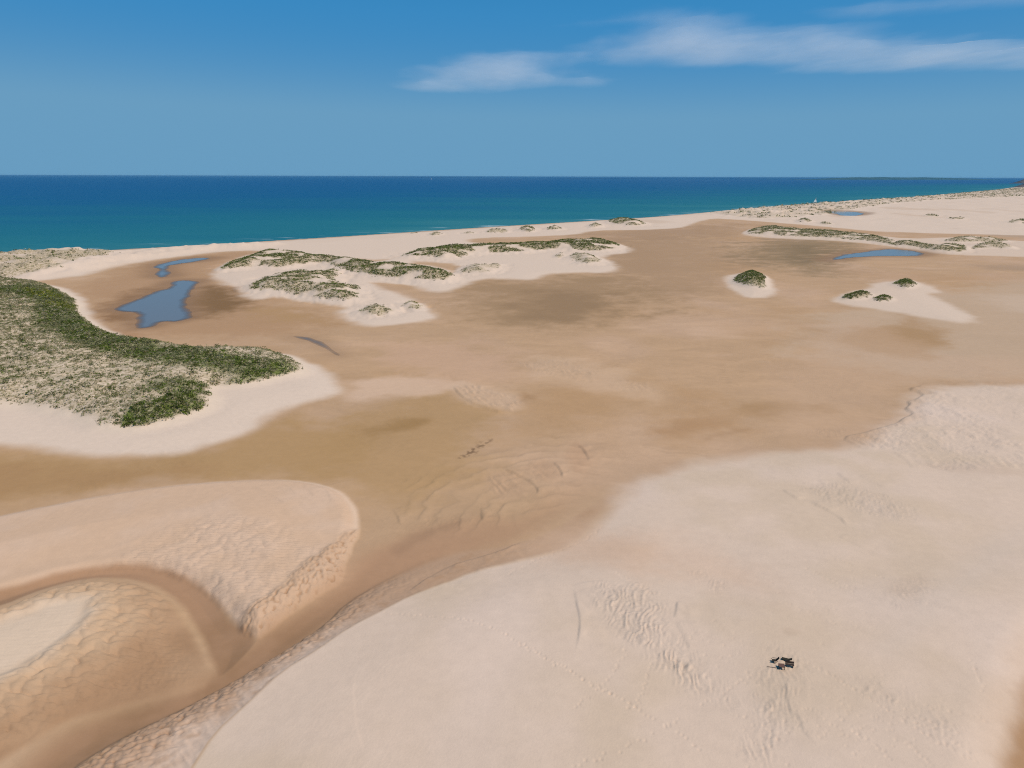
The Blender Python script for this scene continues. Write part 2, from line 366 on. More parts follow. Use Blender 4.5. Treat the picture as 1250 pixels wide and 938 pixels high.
# (outline, colour, softness, strength)
TAN = rgb(185, 157, 127); PINK = rgb(191, 164, 139); OLIVE = rgb(172, 142, 101); DKOLIVE = rgb(146, 121, 92); BROWN = rgb(168, 136, 110)
DRY = rgb(209, 192, 177); DRYFAR = rgb(213, 198, 184); WETB = rgb(145, 116, 89); CREAM = rgb(212, 194, 174); DUNE = rgb(203, 177, 153); WARM = rgb(181, 150, 115)
PATCH = [
    ([(700, 300), (820, 285), (900, 300), (900, 350), (820, 370), (740, 350)], rgb(164, 138, 110), 40, .7),
    ([(980, 385), (1100, 362), (1250, 338), (1450, 330), (1450, 462), (1200, 462), (1120, 460), (1000, 440)], rgb(188, 168, 146), 22, .75),
    (C1([(330, 470), (560, 415), (800, 385), (960, 378), (960, 395), (820, 420), (780, 480), (860, 500), (930, 560), (1150, 590), (1250, 610), (1200, 650), (900, 690), (500, 700), (360, 650), (300, 580), (280, 520)]), rgb(172, 141, 110), 18, .85),
    (C1([(370, 600), (410, 560), (520, 520), (600, 500), (620, 510), (480, 560), (480, 640), (420, 630)]), rgb(132, 102, 72), 12, .85),
    (C1([(690, 510), (760, 500), (860, 510), (900, 560), (850, 600), (730, 620), (680, 590)]), rgb(124, 98, 66), 14, .9),
    (C1([(900, 590), (1050, 580), (1200, 620), (1150, 640), (980, 630)]), OLIVE, 14, .6),
    (C1([(380, 660), (480, 670), (560, 690), (520, 700), (420, 690)]), rgb(160, 124, 90), 10, .6),
    (C2([(460, 520), (560, 480), (700, 490), (900, 460), (1100, 470), (1180, 540), (1120, 610), (980, 650), (740, 660), (560, 630), (480, 570)]), rgb(158, 133, 103), 30, .9),
    (C2([(720, 540), (860, 520), (1020, 540), (1060, 590), (900, 625), (760, 610)]), rgb(140, 117, 90), 22, .6),
    (C2([(900, 310), (1250, 290), (1500, 270), (1500, 320), (1100, 350), (960, 340)]), rgb(164, 138, 111), 50, .8),
    (C2([(1000, 385), (1150, 370), (1250, 380), (1250, 480), (1100, 470), (1080, 420)]), rgb(166, 140, 112), 30, .7),
    (C3([(300, 330), (480, 320), (700, 350), (560, 390), (560, 410), (640, 440), (500, 450), (330, 420), (220, 370)]), rgb(146, 126, 98), 30, .9),
    (C3([(400, 350), (540, 345), (560, 385), (530, 415), (420, 410)]), rgb(126, 110, 84), 24, .7),
    (C3([(560, 415), (700, 440), (900, 455), (1250, 450), (1250, 480), (900, 470), (640, 460)]), rgb(180, 150, 120), 16, .5),
    (C3([(1000, 415), (1250, 420), (1500, 420), (1500, 440), (1250, 440)]), rgb(160, 138, 116), 16, .6),
    (C3([(1020, 283), (1250, 300), (1500, 312), (1500, 330), (1250, 325), (1090, 308), (960, 297), (560, 285), (560, 280)]), rgb(176, 155, 134), 14, .8),
    (C3([(640, 270), (760, 262), (860, 262), (760, 272)]), rgb(206, 192, 180), 14, .5),
    (CA([(1080, 216), (1180, 206), (1280, 205), (1280, 223), (1100, 236)]), rgb(178, 156, 134), 40, .8),
    (C3([(820, 580), (900, 610), (980, 665), (940, 698), (700, 690), (640, 640), (760, 640)]), rgb(172, 142, 108), 9, .7),
    (C6([(560, 90), (700, 50), (860, 55), (985, 90), (935, 130), (890, 165), (700, 140)]), rgb(168, 138, 102), 7, .75),
    (C6([(190, 320), (330, 298), (480, 305), (610, 335), (480, 350), (400, 372), (330, 375), (270, 350)]), rgb(163, 133, 97), 6, .85),
    (C6([(0, 260), (120, 270), (220, 320), (330, 400), (250, 430), (100, 440), (0, 440)]), rgb(178, 146, 110), 9, .6),
    (C6([(140, 440), (220, 415), (300, 405), (300, 412), (220, 430), (150, 445)]), rgb(150, 120, 92), 2.5, .35),
    (C4([(-300, 640), (0, 620), (300, 655), (560, 650), (760, 610), (900, 560), (1000, 500), (1120, 520), (1250, 540), (1250, 700), (1000, 710), (700, 720), (300, 770), (0, 830), (-300, 900)]), OLIVE, 7, .85),
    (C4([(-300, 690), (0, 660), (300, 690), (500, 680), (700, 690), (600, 720), (300, 760), (0, 820), (-300, 870)]), rgb(163, 131, 95), 7, .6),
    (C5([(0, 420), (130, 340), (380, 270), (440, 310), (640, 360), (560, 430), (460, 500), (560, 530), (480, 620), (330, 690), (160, 640), (90, 600), (0, 570)]), OLIVE, 9, .7),
    (C5([(100, 420), (250, 380), (360, 370), (340, 400), (200, 430)]), rgb(152, 122, 80), 4, .7),
    (C5([(640, 330), (780, 260), (960, 270), (1040, 310), (960, 380), (780, 440), (640, 480), (580, 440)]), rgb(178, 147, 112), 9, .65),
    (C5([(670, 285), (730, 290), (700, 310), (650, 330)]), rgb(158, 126, 92), 3, .6),
    (C5([(1180, 390), (1300, 370), (1400, 390), (1300, 420), (1150, 430)]), rgb(168, 134, 100), 5, .5),
    (C5([(860, 700), (905, 680), (950, 690), (940, 715), (880, 735), (830, 740)]), rgb(168, 137, 106), 1.5, .7),
    (C5([(780, 775), (830, 755), (870, 755), (830, 778), (790, 785)]), rgb(172, 142, 112), 1.5, .7),
    (C5([(70, 240), (240, 225), (400, 235), (440, 270), (200, 300), (50, 330)]), rgb(207, 182, 160), 5, .8),
    (C5([(160, 130), (420, 100), (620, 140), (700, 200), (500, 240), (200, 205)]), rgb(198, 168, 144), 12, .6),
    (C5([(640, 180), (760, 155), (1000, 210), (1160, 270), (1180, 330), (1020, 290), (800, 240)]), rgb(205, 180, 155), 8, .5),
    (C5([(545, 558), (640, 560), (728, 612), (680, 662), (560, 662)]), rgb(190, 161, 133), 2.0, .7),
    (C5([(690, 520), (780, 508), (815, 570), (740, 602), (700, 570)]), rgb(188, 158, 130), 2.0, .65),
    (C5([(840, 450), (885, 458), (906, 515), (870, 570), (820, 540)]), rgb(184, 152, 124), 2.0, .5),
    (C5([(430, 240), (560, 270), (680, 295), (665, 355), (560, 330), (450, 300)]), rgb(205, 180, 156), 3, .6),
]
PATCH2 = [(C9([(440, 280), (480, 240), (560, 209), (660, 188), (640, 200), (570, 228), (505, 265), (465, 292)]), rgb(152, 124, 101), 1.4, .45)]
WRACK = C5([(450, 505), (510, 470), (575, 438), (580, 446), (520, 482), (462, 515)])
DUNEPATCH = [  # on the big dry dune
    (crop(800, 640, 2.778, [(-300, 20), (0, 30), (150, 80), (330, 180), (380, 260), (300, 280), (120, 230), (-150, 160)]), rgb(208, 182, 161), 7, .42),
    (C9([(880, 240), (1040, 170), (1120, 230), (1241, 300), (1241, 400), (1000, 350), (840, 330)]), rgb(204, 178, 156), 7, .7),
    (C6([(660, 0), (900, 130), (1000, 160), (1250, 160), (1250, 230), (900, 230), (600, 430), (400, 430), (300, 300)]), rgb(197, 170, 146), 10, .4),
    (C6([(900, 545), (1000, 540), (1250, 560), (1250, 590), (1000, 575)]), rgb(198, 180, 164), 3, .7),
    (crop(800, 640, 2.778, [(1250, 380), (1190, 500), (1130, 640), (1100, 830), (1180, 940), (1250, 830)]), rgb(196, 174, 152), 2.5, .45),
    (crop(800, 640, 2.778, [(780, 270), (850, 230), (920, 210), (900, 270), (840, 310)]), rgb(192, 173, 154), 1.8, .4),
    (crop(800, 640, 2.778, [(425, 432), (445, 418), (485, 432), (455, 445)]), rgb(190, 172, 154), .7, .55),
    (crop(1000, 640, 3.0, [(750, 0), (560, 150), (380, 330), (200, 520), (260, 560), (480, 330), (750, 120)]), rgb(204, 190, 178), 4, .6),
]
prep = lambda L: [(poly(p, 1.0, 1),) + tuple(r) for p, *r in L]
PATCH2 = prep(PATCH2)
HALO, SCARPS_, PATCH, DUNEPATCH = prep(HALO), [(chaikin(G(p, 1.8), 2, False), G(q, 1.8)[0], a, f) for p, q, a, f in SCARPS], prep(PATCH), prep(DUNEPATCH)
d1, d3, d3top = poly(D1, 2.0), poly(D3, 2.0), poly(D3TOP, 4.0)
a1, a1f, chan, cres, valley = poly(A1, 3.5, 1), poly(A1F, .8, 1), poly(CHAN, .6), poly(CRES, .8), poly(VALLEY, 3.0)
plateau = G(PLATEAU, 1.6)
wrack = poly(WRACK, 1.0, 1)
bars = poly(C5([(330, 560), (480, 500), (640, 470), (800, 430), (930, 440), (960, 520), (900, 600), (800, 680), (640, 730), (430, 760), (300, 760), (270, 660)]), 1.0, 1)
barc = G(C5([(860, 780)]), 1.0)[0]
front, front_side = G(PLATEAU[:18], 1.8), G(CB([(700, 350)]), 1.8)[0]
d1rough, d1scal = poly(D1ROUGH, 2.0), poly(D1SCAL, 2.5)
crestline = chaikin(G(CREST, 3.5), 2, False)


def worley(u, v, seed):
    """distance to the nearest jittered cell point and that cell's random value"""
    iu, iv = np.floor(u).astype(np.int64), np.floor(v).astype(np.int64)
    best = np.full(u.shape, 9.0, np.float32)
    for a in (-1, 0, 1):
        for b in (-1, 0, 1):
            cu, cv = iu + a, iv + b
            k1 = _perm[_perm[(cu + seed * 7) & 255] + (cv & 255)]
            k2 = _perm[_perm[(cv + 91 + seed) & 255] + (cu & 255)]
            d = (cu + .12 + .76 * k1 / 255 - u) ** 2 + (cv + .12 + .76 * k2 / 255 - v) ** 2
            best = np.minimum(best, d.astype(np.float32))
    return best


def scallops(X, Y, ang, lu, lv, seed, mask):
    """overlapping scale-like ripples, lu across the crest and lv along it"""
    out = np.zeros(X.shape, np.float32)
    m = np.nonzero(mask > .01)[0]
    if len(m) == 0:
        return out
    x, y = X[m], Y[m]
    x = x + .9 * lu * fbm(x, y, lu * 3.0, 2, seed)
    y = y + .9 * lu * fbm(x, y, lu * 3.0, 2, seed + 1)
    c, s = math.cos(ang), math.sin(ang)
    u, v = (x * c + y * s) / lu, (-x * s + y * c) / lv
    f = worley(u, v, seed)
    out[m] = (1 - np.clip(f, 0, 1)) ** 1.0
    return out


def crest_angle(p, q, z=1.5):
    """direction across a crest that runs from p to q in the image"""
    a, b = G([p, q], z)
    return math.atan2(b[1] - a[1], b[0] - a[0]) + math.pi / 2


def scarp(pl, side, X, Y, margin):
    """distance, raised-side flag and end taper along an open line"""
    lo, hi = pl.min(0) - margin, pl.max(0) + margin
    m = np.nonzero((X > lo[0]) & (X < hi[0]) & (Y > lo[1]) & (Y < hi[1]))[0]
    if len(m) == 0:
        return m, None, None
    x, y = X[m], Y[m]
    bd = np.full(x.shape, 1e9, np.float32); bs = np.zeros(x.shape, np.float32); bt = np.zeros(x.shape, np.float32)
    L = np.concatenate([[0], np.cumsum(np.linalg.norm(np.diff(pl, axis=0), axis=1))])

    for i in range(len(pl) - 1):
        P, Q = pl[i], pl[i + 1]
        dx, dy = Q - P
        LL = dx * dx + dy * dy + 1e-9
        t = np.clip(((x - P[0]) * dx + (y - P[1]) * dy) / LL, 0, 1)
        d2 = (x - P[0] - t * dx) ** 2 + (y - P[1] - t * dy) ** 2
        cr = dx * (y - P[1]) - dy * (x - P[0])
        k = d2 < bd
        bd = np.where(k, d2, bd); bs = np.where(k, np.sign(cr), bs); bt = np.where(k, (L[i] + t * (L[i + 1] - L[i])) / L[-1], bt)
    s0 = pl[len(pl) // 2 - 1]; s1 = pl[len(pl) // 2]
    sg = np.sign((s1[0] - s0[0]) * (side[1] - s0[1]) - (s1[1] - s0[1]) * (side[0] - s0[0]))
    return m, np.sqrt(bd) * bs * sg, sst(0, .18, bt) * sst(1, .82, bt)


def stretch_ripple(X, Y, ang, lam, warp, wscale, seed):
    """asymmetric ripples: slow windward rise, quick lee drop"""
    c, s = math.cos(ang), math.sin(ang)
    u, v = X * c + Y * s, -X * s + Y * c
    ph = u / lam + warp * fbm(u, v * .55, wscale, 3, seed)
    f = ph - np.floor(ph)
    saw = np.where(f < .72, f / .72, (1 - f) / .28)
    br = sst(-.25, .25, perlin(u / (lam * 2.2), v / (lam * 3.0), seed + 7))
    return (saw * saw * (3 - 2 * saw)) * (.25 + .75 * br)


def mix(c, k, m):
    return c + (np.asarray(k, np.float32) - c) * m[:, None]


def terrain(X, Y, want_color=True):
    X = np.asarray(X, np.float32); Y = np.asarray(Y, np.float32)
    R = np.hypot(X, Y)
    n = len(X)
    near = sst(420, 220, R)
    N60 = fbm(X, Y, 60, 4, 1)
    N14 = fbm(X, Y, 14, 3, 5)
    N4 = fbm(X, Y, 4.0, 3, 9)
    h = 1.0 + .18 * fbm(X, Y, 150, 3, 21) * sst(150, 900, R)
    # colours of the flats
    col = np.tile(TAN, (n, 1)).astype(np.float32)
    col = mix(col, PINK, sst(-.1, .45, fbm(X, Y * .6, 55, 4, 31)) * .8)
    col = mix(col, WARM, sst(0, .5, fbm(X * .8, Y * .5, 70, 4, 37)) * .7)
    st1 = fbm(X * .35 + Y * .12, Y - X * .2, 22, 4, 33)
    st2 = fbm(X * .8, Y * .8, 9, 4, 35)
    col = col * (1 + .10 * st1 + .05 * st2)[:, None]
    col = mix(col, rgb(198, 171, 146), sst(.18, .5, fbm(X * .5, Y, 34, 4, 39)) * .55)
    br1 = fbm(X * .55 + Y * .2, Y - X * .25, 30, 6, 36)
    col = col * (1 - .035 * sst(.02, .05, br1) + .03 * sst(-.16, -.13, br1))[:, None]
    sw = Y + 18 * N60 + .18 * X
    st3 = fbm(X * .10, sw, 3.4, 3, 42)
    st4 = np.abs(fbm(X * .16, sw * .8, 7.0, 3, 43))
    col = col * (1 + (.05 * st3 - .07 * sst(.05, .0, st4) * sst(-.1, .3, N60 + st1)) * sst(700, 350, R))[:, None]
    damp = np.full(n, .55, np.float32)
    ripf = np.full(n, .12, np.float32)      # fine relief
    cls = np.zeros(n, np.int32)
    wob = np.clip(R / 500, .3, 1.5)
    for pg, k, soft, st in PATCH:
        d = sdf(pg, X, Y, soft * 2.5)
        m = sst(-soft, soft, d + soft * (1.1 * N60 + .9 * N14 + .45 * N4 + .8 * st1 + .4 * st2)) * st
        col = mix(col, k, m)
    dwk = sdf(wrack, X, Y, 6)
    col = mix(col, rgb(112, 90, 70), sst(-.9, .9, dwk + 1.6 * N4) * sst(-.12, .22, perlin(X / 1.1, Y / 1.6, 57)) * .75)
    # sea side: beach
    db = sdf(beach, X, Y, 60)
    mb = sst(-6, 8, db + 7 * N60 + 4 * N14)
    col = mix(col, DRYFAR, mb * .95)
    damp *= 1 - .8 * mb
    ridge = sdf(nwridge, X, Y, 60)
    h += sst(0, 26, ridge + 8 * N60) * (4.6 + 3.0 * N60 - 6.5 * np.abs(fbm(X, Y, 30, 3, 15)))
    # land beyond the flats on the left, behind and far right: dry
    far = sst(0, 60, db) * sst(700, 1100, R)
    h += far * (1.2 + 2.2 * fbm(X, Y, 70, 4, 41)) * sst(900, 1500, R)
    far_tan = sst(.12, .3, fbm(X * .6, Y * .25, 90, 3, 44)) * far
    col = mix(col, rgb(196, 176, 156), far_tan * .5)
    # halos
    for i, (pg, soft, st, hh) in enumerate(HALO):
        d = sdf(pg, X, Y, 30)
        m = sst(-soft * .6, soft * .8, d + soft * (.6 * N60 + .6 * N14)) * st
        col = mix(col, DRYFAR if R.mean() > 300 or True else DRY, m)
        h += hh * sst(-2, 16, d)
        damp *= 1 - .85 * m
    # foreground dunes -------------------------------------------------
    dd1 = sdf(d1, X, Y, 12)
    m1 = sst(-.5, .9, dd1 + .5 * N4)
    drg = sdf(d1rough, X, Y, 8)
    mrg = sst(-1.2, 1.5, drg + 1.0 * N4) * m1
    dsc = sdf(d1scal, X, Y, 10)
    msc = sst(-4, 4, dsc + 2.5 * N14 + 1.5 * N4) * m1
    h += 1.1 * sst(-.3, 4, dd1) + 1.1 * sst(0, 26, dd1)
    c1 = mix(np.tile(DUNE, (n, 1)), rgb(205, 181, 160), sst(-.2, .4, N14 + .4 * N60))
    c1 = mix(c1, rgb(211, 189, 168), sst(2.2, .6, dd1) * sst(-60, -48, X) * sst(115, 125, Y) * .8)
    c1 = mix(c1, rgb(190, 161, 134), mrg * (.55 + .45 * sst(3, -1, drg)))
    col = mix(col, c1, m1)
    # crescent channel and main channel
    dcr = sdf(cres, X, Y, 10)
    dch = sdf(chan, X, Y, 12)
    up_ = sst(104, 150, Y)
    mch = np.maximum(sst(-.6, 1.2, dcr + .4 * N4), sst(-2.5 - 3 * up_, 2.5 + 4 * up_, dch + 1.0 * N14 + 2 * up_ * N14) * (1 - .8 * sst(120, 158, Y)))
    h -= .55 * sst(-2, 4, np.maximum(dcr, dch)) * (1 - .85 * sst(112, 132, Y))
    cc = mix(np.tile(WETB, (n, 1)), rgb(158, 128, 102), sst(-.3, .5, N14 + .4 * N4))
    cc = mix(cc, rgb(172, 140, 113), sst(90, 122, Y))
    col = mix(col, cc, mch)
    damp = np.maximum(damp * (1 - mch), .8 * mch)
    for pg, k, soft, st in PATCH2:
        d = sdf(pg, X, Y, soft * 3)
        col = mix(col, k, sst(-soft, soft, d + soft * (.6 * N14 + .6 * N4)) * st)
    # lower left dune
    dd3 = sdf(d3, X, Y, 12)
    m3 = sst(-.4, 1.4, dd3 + .5 * N4)
    h += .55 * sst(-.3, 12, dd3)
    dt = sdf(d3top, X, Y, 20)
    h += 1.8 * sst(-19, 2, dt)
    c3 = mix(np.tile(rgb(163, 133, 105), (n, 1)), rgb(174, 145, 117), sst(-.2, .4, N14))
    c3 = mix(c3, rgb(194, 168, 140), sst(-14, -2, dt + 2.0 * N4 + 2.0 * N14))
    c3 = mix(c3, CREAM, sst(-4.0, 2.5, dt + 1.6 * N4 + 1.2 * N14))
    col = mix(col, c3, m3)
    # big dry dune on the right
    da = sdf(a1, X, Y, 14)
    df = sdf(a1f, X, Y, 14)
    Yfar = sst(105, 165, Y)
    softA = .8 + 9 * Yfar
    sl = np.clip(df / (np.maximum(df, 0) + np.maximum(-da, 0) + 1e-3), 0, 1)      # 0 foot .. 1 crest
    sl = np.where(da > 0, 1, np.where(df > 0, sl, 0)).astype(np.float32)
    HA = 2.5 - 2.5 * sst(90, 132, Y)
    h += HA * (sl * .9 + .1 * sst(0, 1, sl)) + .7 * sst(0, 14, da) * (1 - Yfar) + .9 * sst(90, 132, Y) * sst(-10, 14, da)
    slope_zone = sst(0, .12, sl) * sst(1.0, .93, sl) * (1 - sst(92, 126, Y))
    cs = mix(np.tile(rgb(181, 153, 129), (n, 1)), rgb(209, 188, 171), sst(.25, .95, sl + .55 * N4 + .3 * N14) * sst(112, 88, Y))
    cs = mix(cs, rgb(172, 140, 111), sst(.1, .5, N4) * .5)
    col = mix(col, cs, sst(.02, .25, sl) * (1 - sst(.97, 1, sl)) * (1 - .85 * Yfar))
    mA = sst(-softA * .5, softA * .6, da + softA * (.7 * N60 + .5 * N14) * Yfar)
    cA = mix(np.tile(DRY, (n, 1)), rgb(203, 186, 168), sst(-.1, .4, N60 + .5 * N14))
    cA = mix(cA, rgb(212, 196, 184), sst(.05, .5, fbm(X, Y, 40, 3, 51)) * .8)
    col = mix(col, cA, mA)
    damp *= 1 - .9 * np.maximum(mA, np.maximum(m1, m3))
    for pg, k, soft, st in DUNEPATCH:
        d = sdf(pg, X, Y, soft * 3)
        col = mix(col, k, sst(-soft, soft, d + soft * (.8 * N60 + .6 * N14 + .4 * N4)) * st)
    dv = sdf(valley, X, Y, 14)
    h -= 3.0 * sst(-5, 8, dv)
    col = mix(col, rgb(162, 131, 100), sst(-1.0, 2.2, dv + .8 * N4) * .95)
    # thin sand sheet with a ragged front
    dp = sdf(plateau, X, Y, 20)
    m, d, tp_ = scarp(front, front_side, X, Y, 45)
    if d is not None:
        h[m] += .62 * (.6 + .4 * sst(-.3, .3, N4[m])) * tp_ * sst(-.12, .28, d + .25 * N4[m]) * np.exp(-np.maximum(d, 0) / 14)
    for pg, side_, hh, fade in SCARPS_:
        m, d, tp_ = scarp(pg, side_, X, Y, fade * 3)
        if d is not None:
            h[m] += 1.0 * hh * (.5 + .5 * sst(-.3, .35, N4[m] + N14[m])) * tp_ * sst(-.12, .3, d + .12 * N4[m]) * np.exp(-np.maximum(d, 0) / fade)
    # layered curved bars left by the flow beside the channel
    dbar = sdf(bars, X, Y, 12)
    mbar = sst(-5, 6, dbar + 4 * N14) * (1 - mA)
    rb = np.hypot(X - barc[0], (Y - barc[1]) * .8) / 4.2 + .9 * N14 + .35 * N4
    fb = rb - np.floor(rb)
    bar = sst(0, .75, fb) * sst(1, .82, fb) * (.4 + .6 * sst(-.3, .3, fbm(X, Y, 17, 2, 58)))
    h += .16 * mbar * bar
    col = col * (1 + mbar * (.085 * bar - .045))[:, None]
    # relief: ripples, scallops, lumps ----------------------------------
    nearR = sst(360, 220, R)
    lump = np.abs(fbm(X * .9 + Y * .35, Y * .9, 1.5, 3, 67))
    a_h = crest_angle((120, 660), (330, 668))
    # left rippled dune
    h += nearR * .52 * msc * (.40 + .60 * sst(-.3, .3, N14)) * scallops(X, Y, a_h, 1.15, 2.1, 61, msc)
    mf = m1 * sst(1, 5, dd1) * (1 - msc) * sst(-80, -55, X + 12 * N14) * (1 - mrg)
    h += nearR * .055 * mf * stretch_ripple(X, Y, crest_angle((310, 598), (350, 622)), 2.6, 1.4, 14, 63)
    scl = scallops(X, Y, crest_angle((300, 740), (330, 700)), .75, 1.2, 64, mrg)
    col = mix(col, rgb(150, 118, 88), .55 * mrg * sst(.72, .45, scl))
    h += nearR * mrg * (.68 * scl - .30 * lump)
    h += nearR * .030 * (m1 + m3) * (1 - mrg) * stretch_ripple(X, Y, a_h + .2, .8, 1.3, 4, 66)
    # lower left dune: large scales below the pale top, fading to small ripples
    k3 = m3 * sst(-15, -8, dt + 2 * N14) * sst(1.2, -1.5, dt)
    h += nearR * k3 * .82 * scallops(X, Y, a_h + .12, 1.25, 2.2, 73, k3)
    k3b = m3 * sst(1, 4, dd3) * sst(-7, -13, dt + 2 * N14)
    h += nearR * k3b * (.14 * stretch_ripple(X, Y, a_h - .25, 1.3, 1.7, 5, 74) - .22 * lump)
    h += nearR * m3 * sst(0, 2, dt) * (.05 * stretch_ripple(X, Y, a_h + .3, 1.0, 1.2, 5, 75))
    # flank of the big dune
    streak = np.abs(fbm((X * .60 + Y * .80), (-X * .80 + Y * .60) * .28, 1.6, 3, 77))
    zlow = slope_zone * sst(.85, .35, sl)
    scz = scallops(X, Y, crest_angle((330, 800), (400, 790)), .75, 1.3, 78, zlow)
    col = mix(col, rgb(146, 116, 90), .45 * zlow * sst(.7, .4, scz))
    h += nearR * (zlow * (.60 * scz - .30 * lump) - slope_zone * .40 * streak * sst(.3, .8, sl))
    # ripples on the sheet and the dry dune, in uneven fields
    rp = stretch_ripple(X, Y, crest_angle(CB([(820, 420)])[0], CB([(1140, 555)])[0]), 2.6, 1.8, 8, 83)
    kp = sst(.2, 2, dp) * (1 - sst(25, 60, dp)) * sst(-.45, .15, fbm(X, Y, 18, 3, 85))
    h += nearR * kp * (.24 * rp - .34 * lump)
    a_v = crest_angle((738, 736), (729, 763), 3.5)
    small = stretch_ripple(X, Y, a_v, .85, 1.7, 2.6, 87)
    fld = sst(.1, .45, fbm(X, Y, 30, 3, 81)) * mA
    h += nearR * fld * .012 * small
    rmask = np.zeros(n, np.float32)
    for pg, a in RIPPLES:
        d = sdf(pg, X, Y, 5)
        m = sst(-2.5, 3, d + 3 * N4 + 1.5 * N14)
        rmask = np.maximum(rmask, m * min(1, a * 4))
        h += nearR * m * a * (.55 * small - .9 * lump)
    for pg, a in LOBES:
        d = sdf(pg, X, Y, 6)
        m = sst(-3, 5, d + 3 * N4 + 2 * N14)
        h += m * a * (.9 * stretch_ripple(X, Y, a_l, 2.2, 1.6, 7, 91) - .5 * lump)
    h += .02 * nearR * N4 + .05 * N14 * near
    h += .9 * mA * fbm(X, Y, 46, 3, 47) * sst(0, 25, da)
    flat_ = (1 - np.maximum(np.maximum(mA, m1), np.maximum(m3, mch))) * sst(-.05, .25, fbm(X, Y * .7, 40, 3, 93)) * sst(520, 300, R)
    h += .05 * flat_ * stretch_ripple(X, Y, a_l + .3, 2.0, 1.8, 8, 94)
    rip1 = nearR * np.clip(.35 * m1 * (1 - mrg) * sst(-95, -60, X) + .40 * msc + .35 * k3 + .42 * k3b + .35 * m3 * sst(0, 2, dt), 0, 1)
    lob = np.zeros(n, np.float32)
    for pg, a in LOBES:
        lob = np.maximum(lob, sst(-2, 5, sdf(pg, X, Y, 6) + 2 * N4))
    rip2 = np.clip(nearR * (.55 * kp + .8 * rmask + .20 * mA * sst(0, .4, fbm(X, Y, 24, 3, 89)) + .25 * zlow) + .35 * flat_ + .6 * lob, 0, 1)
    rough = .22 * flat_ + nearR * np.clip(mrg + .55 * msc + .9 * zlow + .5 * slope_zone + .6 * k3 + .7 * k3b + .6 * kp + .7 * rmask + .10 * m1 + .06 * mA, 0, 1)
    # vegetated dunes ----------------------------------------------------
    litter = np.zeros(n, np.float32)
    kn = fbm(X, Y, 9, 4, 95)
    kn2 = fbm(X, Y, 26, 3, 97)
    kn3 = fbm(X, Y * .7, 11, 3, 99)
    for i, k in enumerate(VEG):
        H, W, knob = VSHAPE[k]
        d = sdf(veg[k], X, Y, W)
        p = sst(-W * .55, W * .9, d + W * .18 * kn2)
        ruff = sst(-.3 * W, .3 * W, d)
        if W >= 12 and k not in ('west', 'ne', 'nw'):
            h -= 1.7 * np.abs(kn3) * sst(-W, -W * .4, d) * sst(.5 * W, 0, d)
        up = p * (H * (.8 + .35 * kn2)) + knob * kn * ruff
        if k == 'ne':
            up = p * (3.0 + 6 * kn2 + 3 * kn)
        h += np.maximum(up, 0)
        m = sst(-W * .5, -W * .1, d)
        col = mix(col, DRYFAR if k != 'west' else rgb(214, 200, 184), m * .9)
        damp *= 1 - m
        gapm = 1 - .9 * sst(.06, .36, fbm(X, Y, max(16, W * 1.1), 2, 115)) if k != 'west' else 1.0
        litter = np.maximum(litter, gapm * (.4 if k == 'ne' else 1) * sst(-1.5, 2.5, d + 2.0 * kn) * (1.5 if k in ('isl1_top', 'isl2', 'strip', 'bch6', 'bch3', 'hum1', 'hum2', 'hum3', 'hum4') else 1.25 if k != 'west' else 1.0))
    lbm = ldist(belt, X, Y, 40)
    gmat = np.maximum(sst(15, 5, lbm - 6 * kn), np.maximum(sst(-1.5, 1.5, sdf(toe, X, Y, 8) + 2 * kn), .8 * sst(-2, 1.5, sdf(lip, X, Y, 8) + 3 * kn))) * sst(-.5, 1.5, sdf(veg['west'], X, Y, 10) + 1.5 * kn)
    tone = sst(-.35, .4, kn + .5 * N4)[:, None]
    gcol = np.array([.085, .105, .022], np.float32) * (1 - tone) + np.array([.15, .165, .045], np.float32) * tone
    col = col + (gcol - col) * (gmat * (.65 + .35 * sst(-.3, .2, N4)))[:, None]
    litter = litter * (1 - gmat)
    # water's edge -------------------------------------------------------
    s = -sdf(sea_poly, X, Y, 400)
    sl_ = np.clip(s / 45, -20, 1)
    h = np.where(s < 45, np.where(s > 0, h * sst(0, 45, s) + .05 * s / 45, s * .04), h)
    col = mix(col, rgb(190, 168, 146), sst(14, 0, s) * .8)
    for k, pg in pools.items():
        d = sdf(pg, X, Y, 30)
        w = np.clip(R / 450, .5, 2)
        dw = d + 2.2 * w * (N14 + .4 * N60)
        h = np.where(d > -29, h + (.98 - .0 - h) * sst(-25, -4, d), h)
        h -= .35 * sst(-3, 7, dw)
        wet = sst(-13 * w, 2, dw + 5 * w * N60)
        col = mix(col, rgb(146, 118, 90), wet * (.3 if k == 'thin_west' else .75))
        damp = np.maximum(damp, wet)
    return h, col, damp, litter, (rough, rip1, rip2), dict(d1=dd1, d3=dd3, a=df, beach=db, s=s)


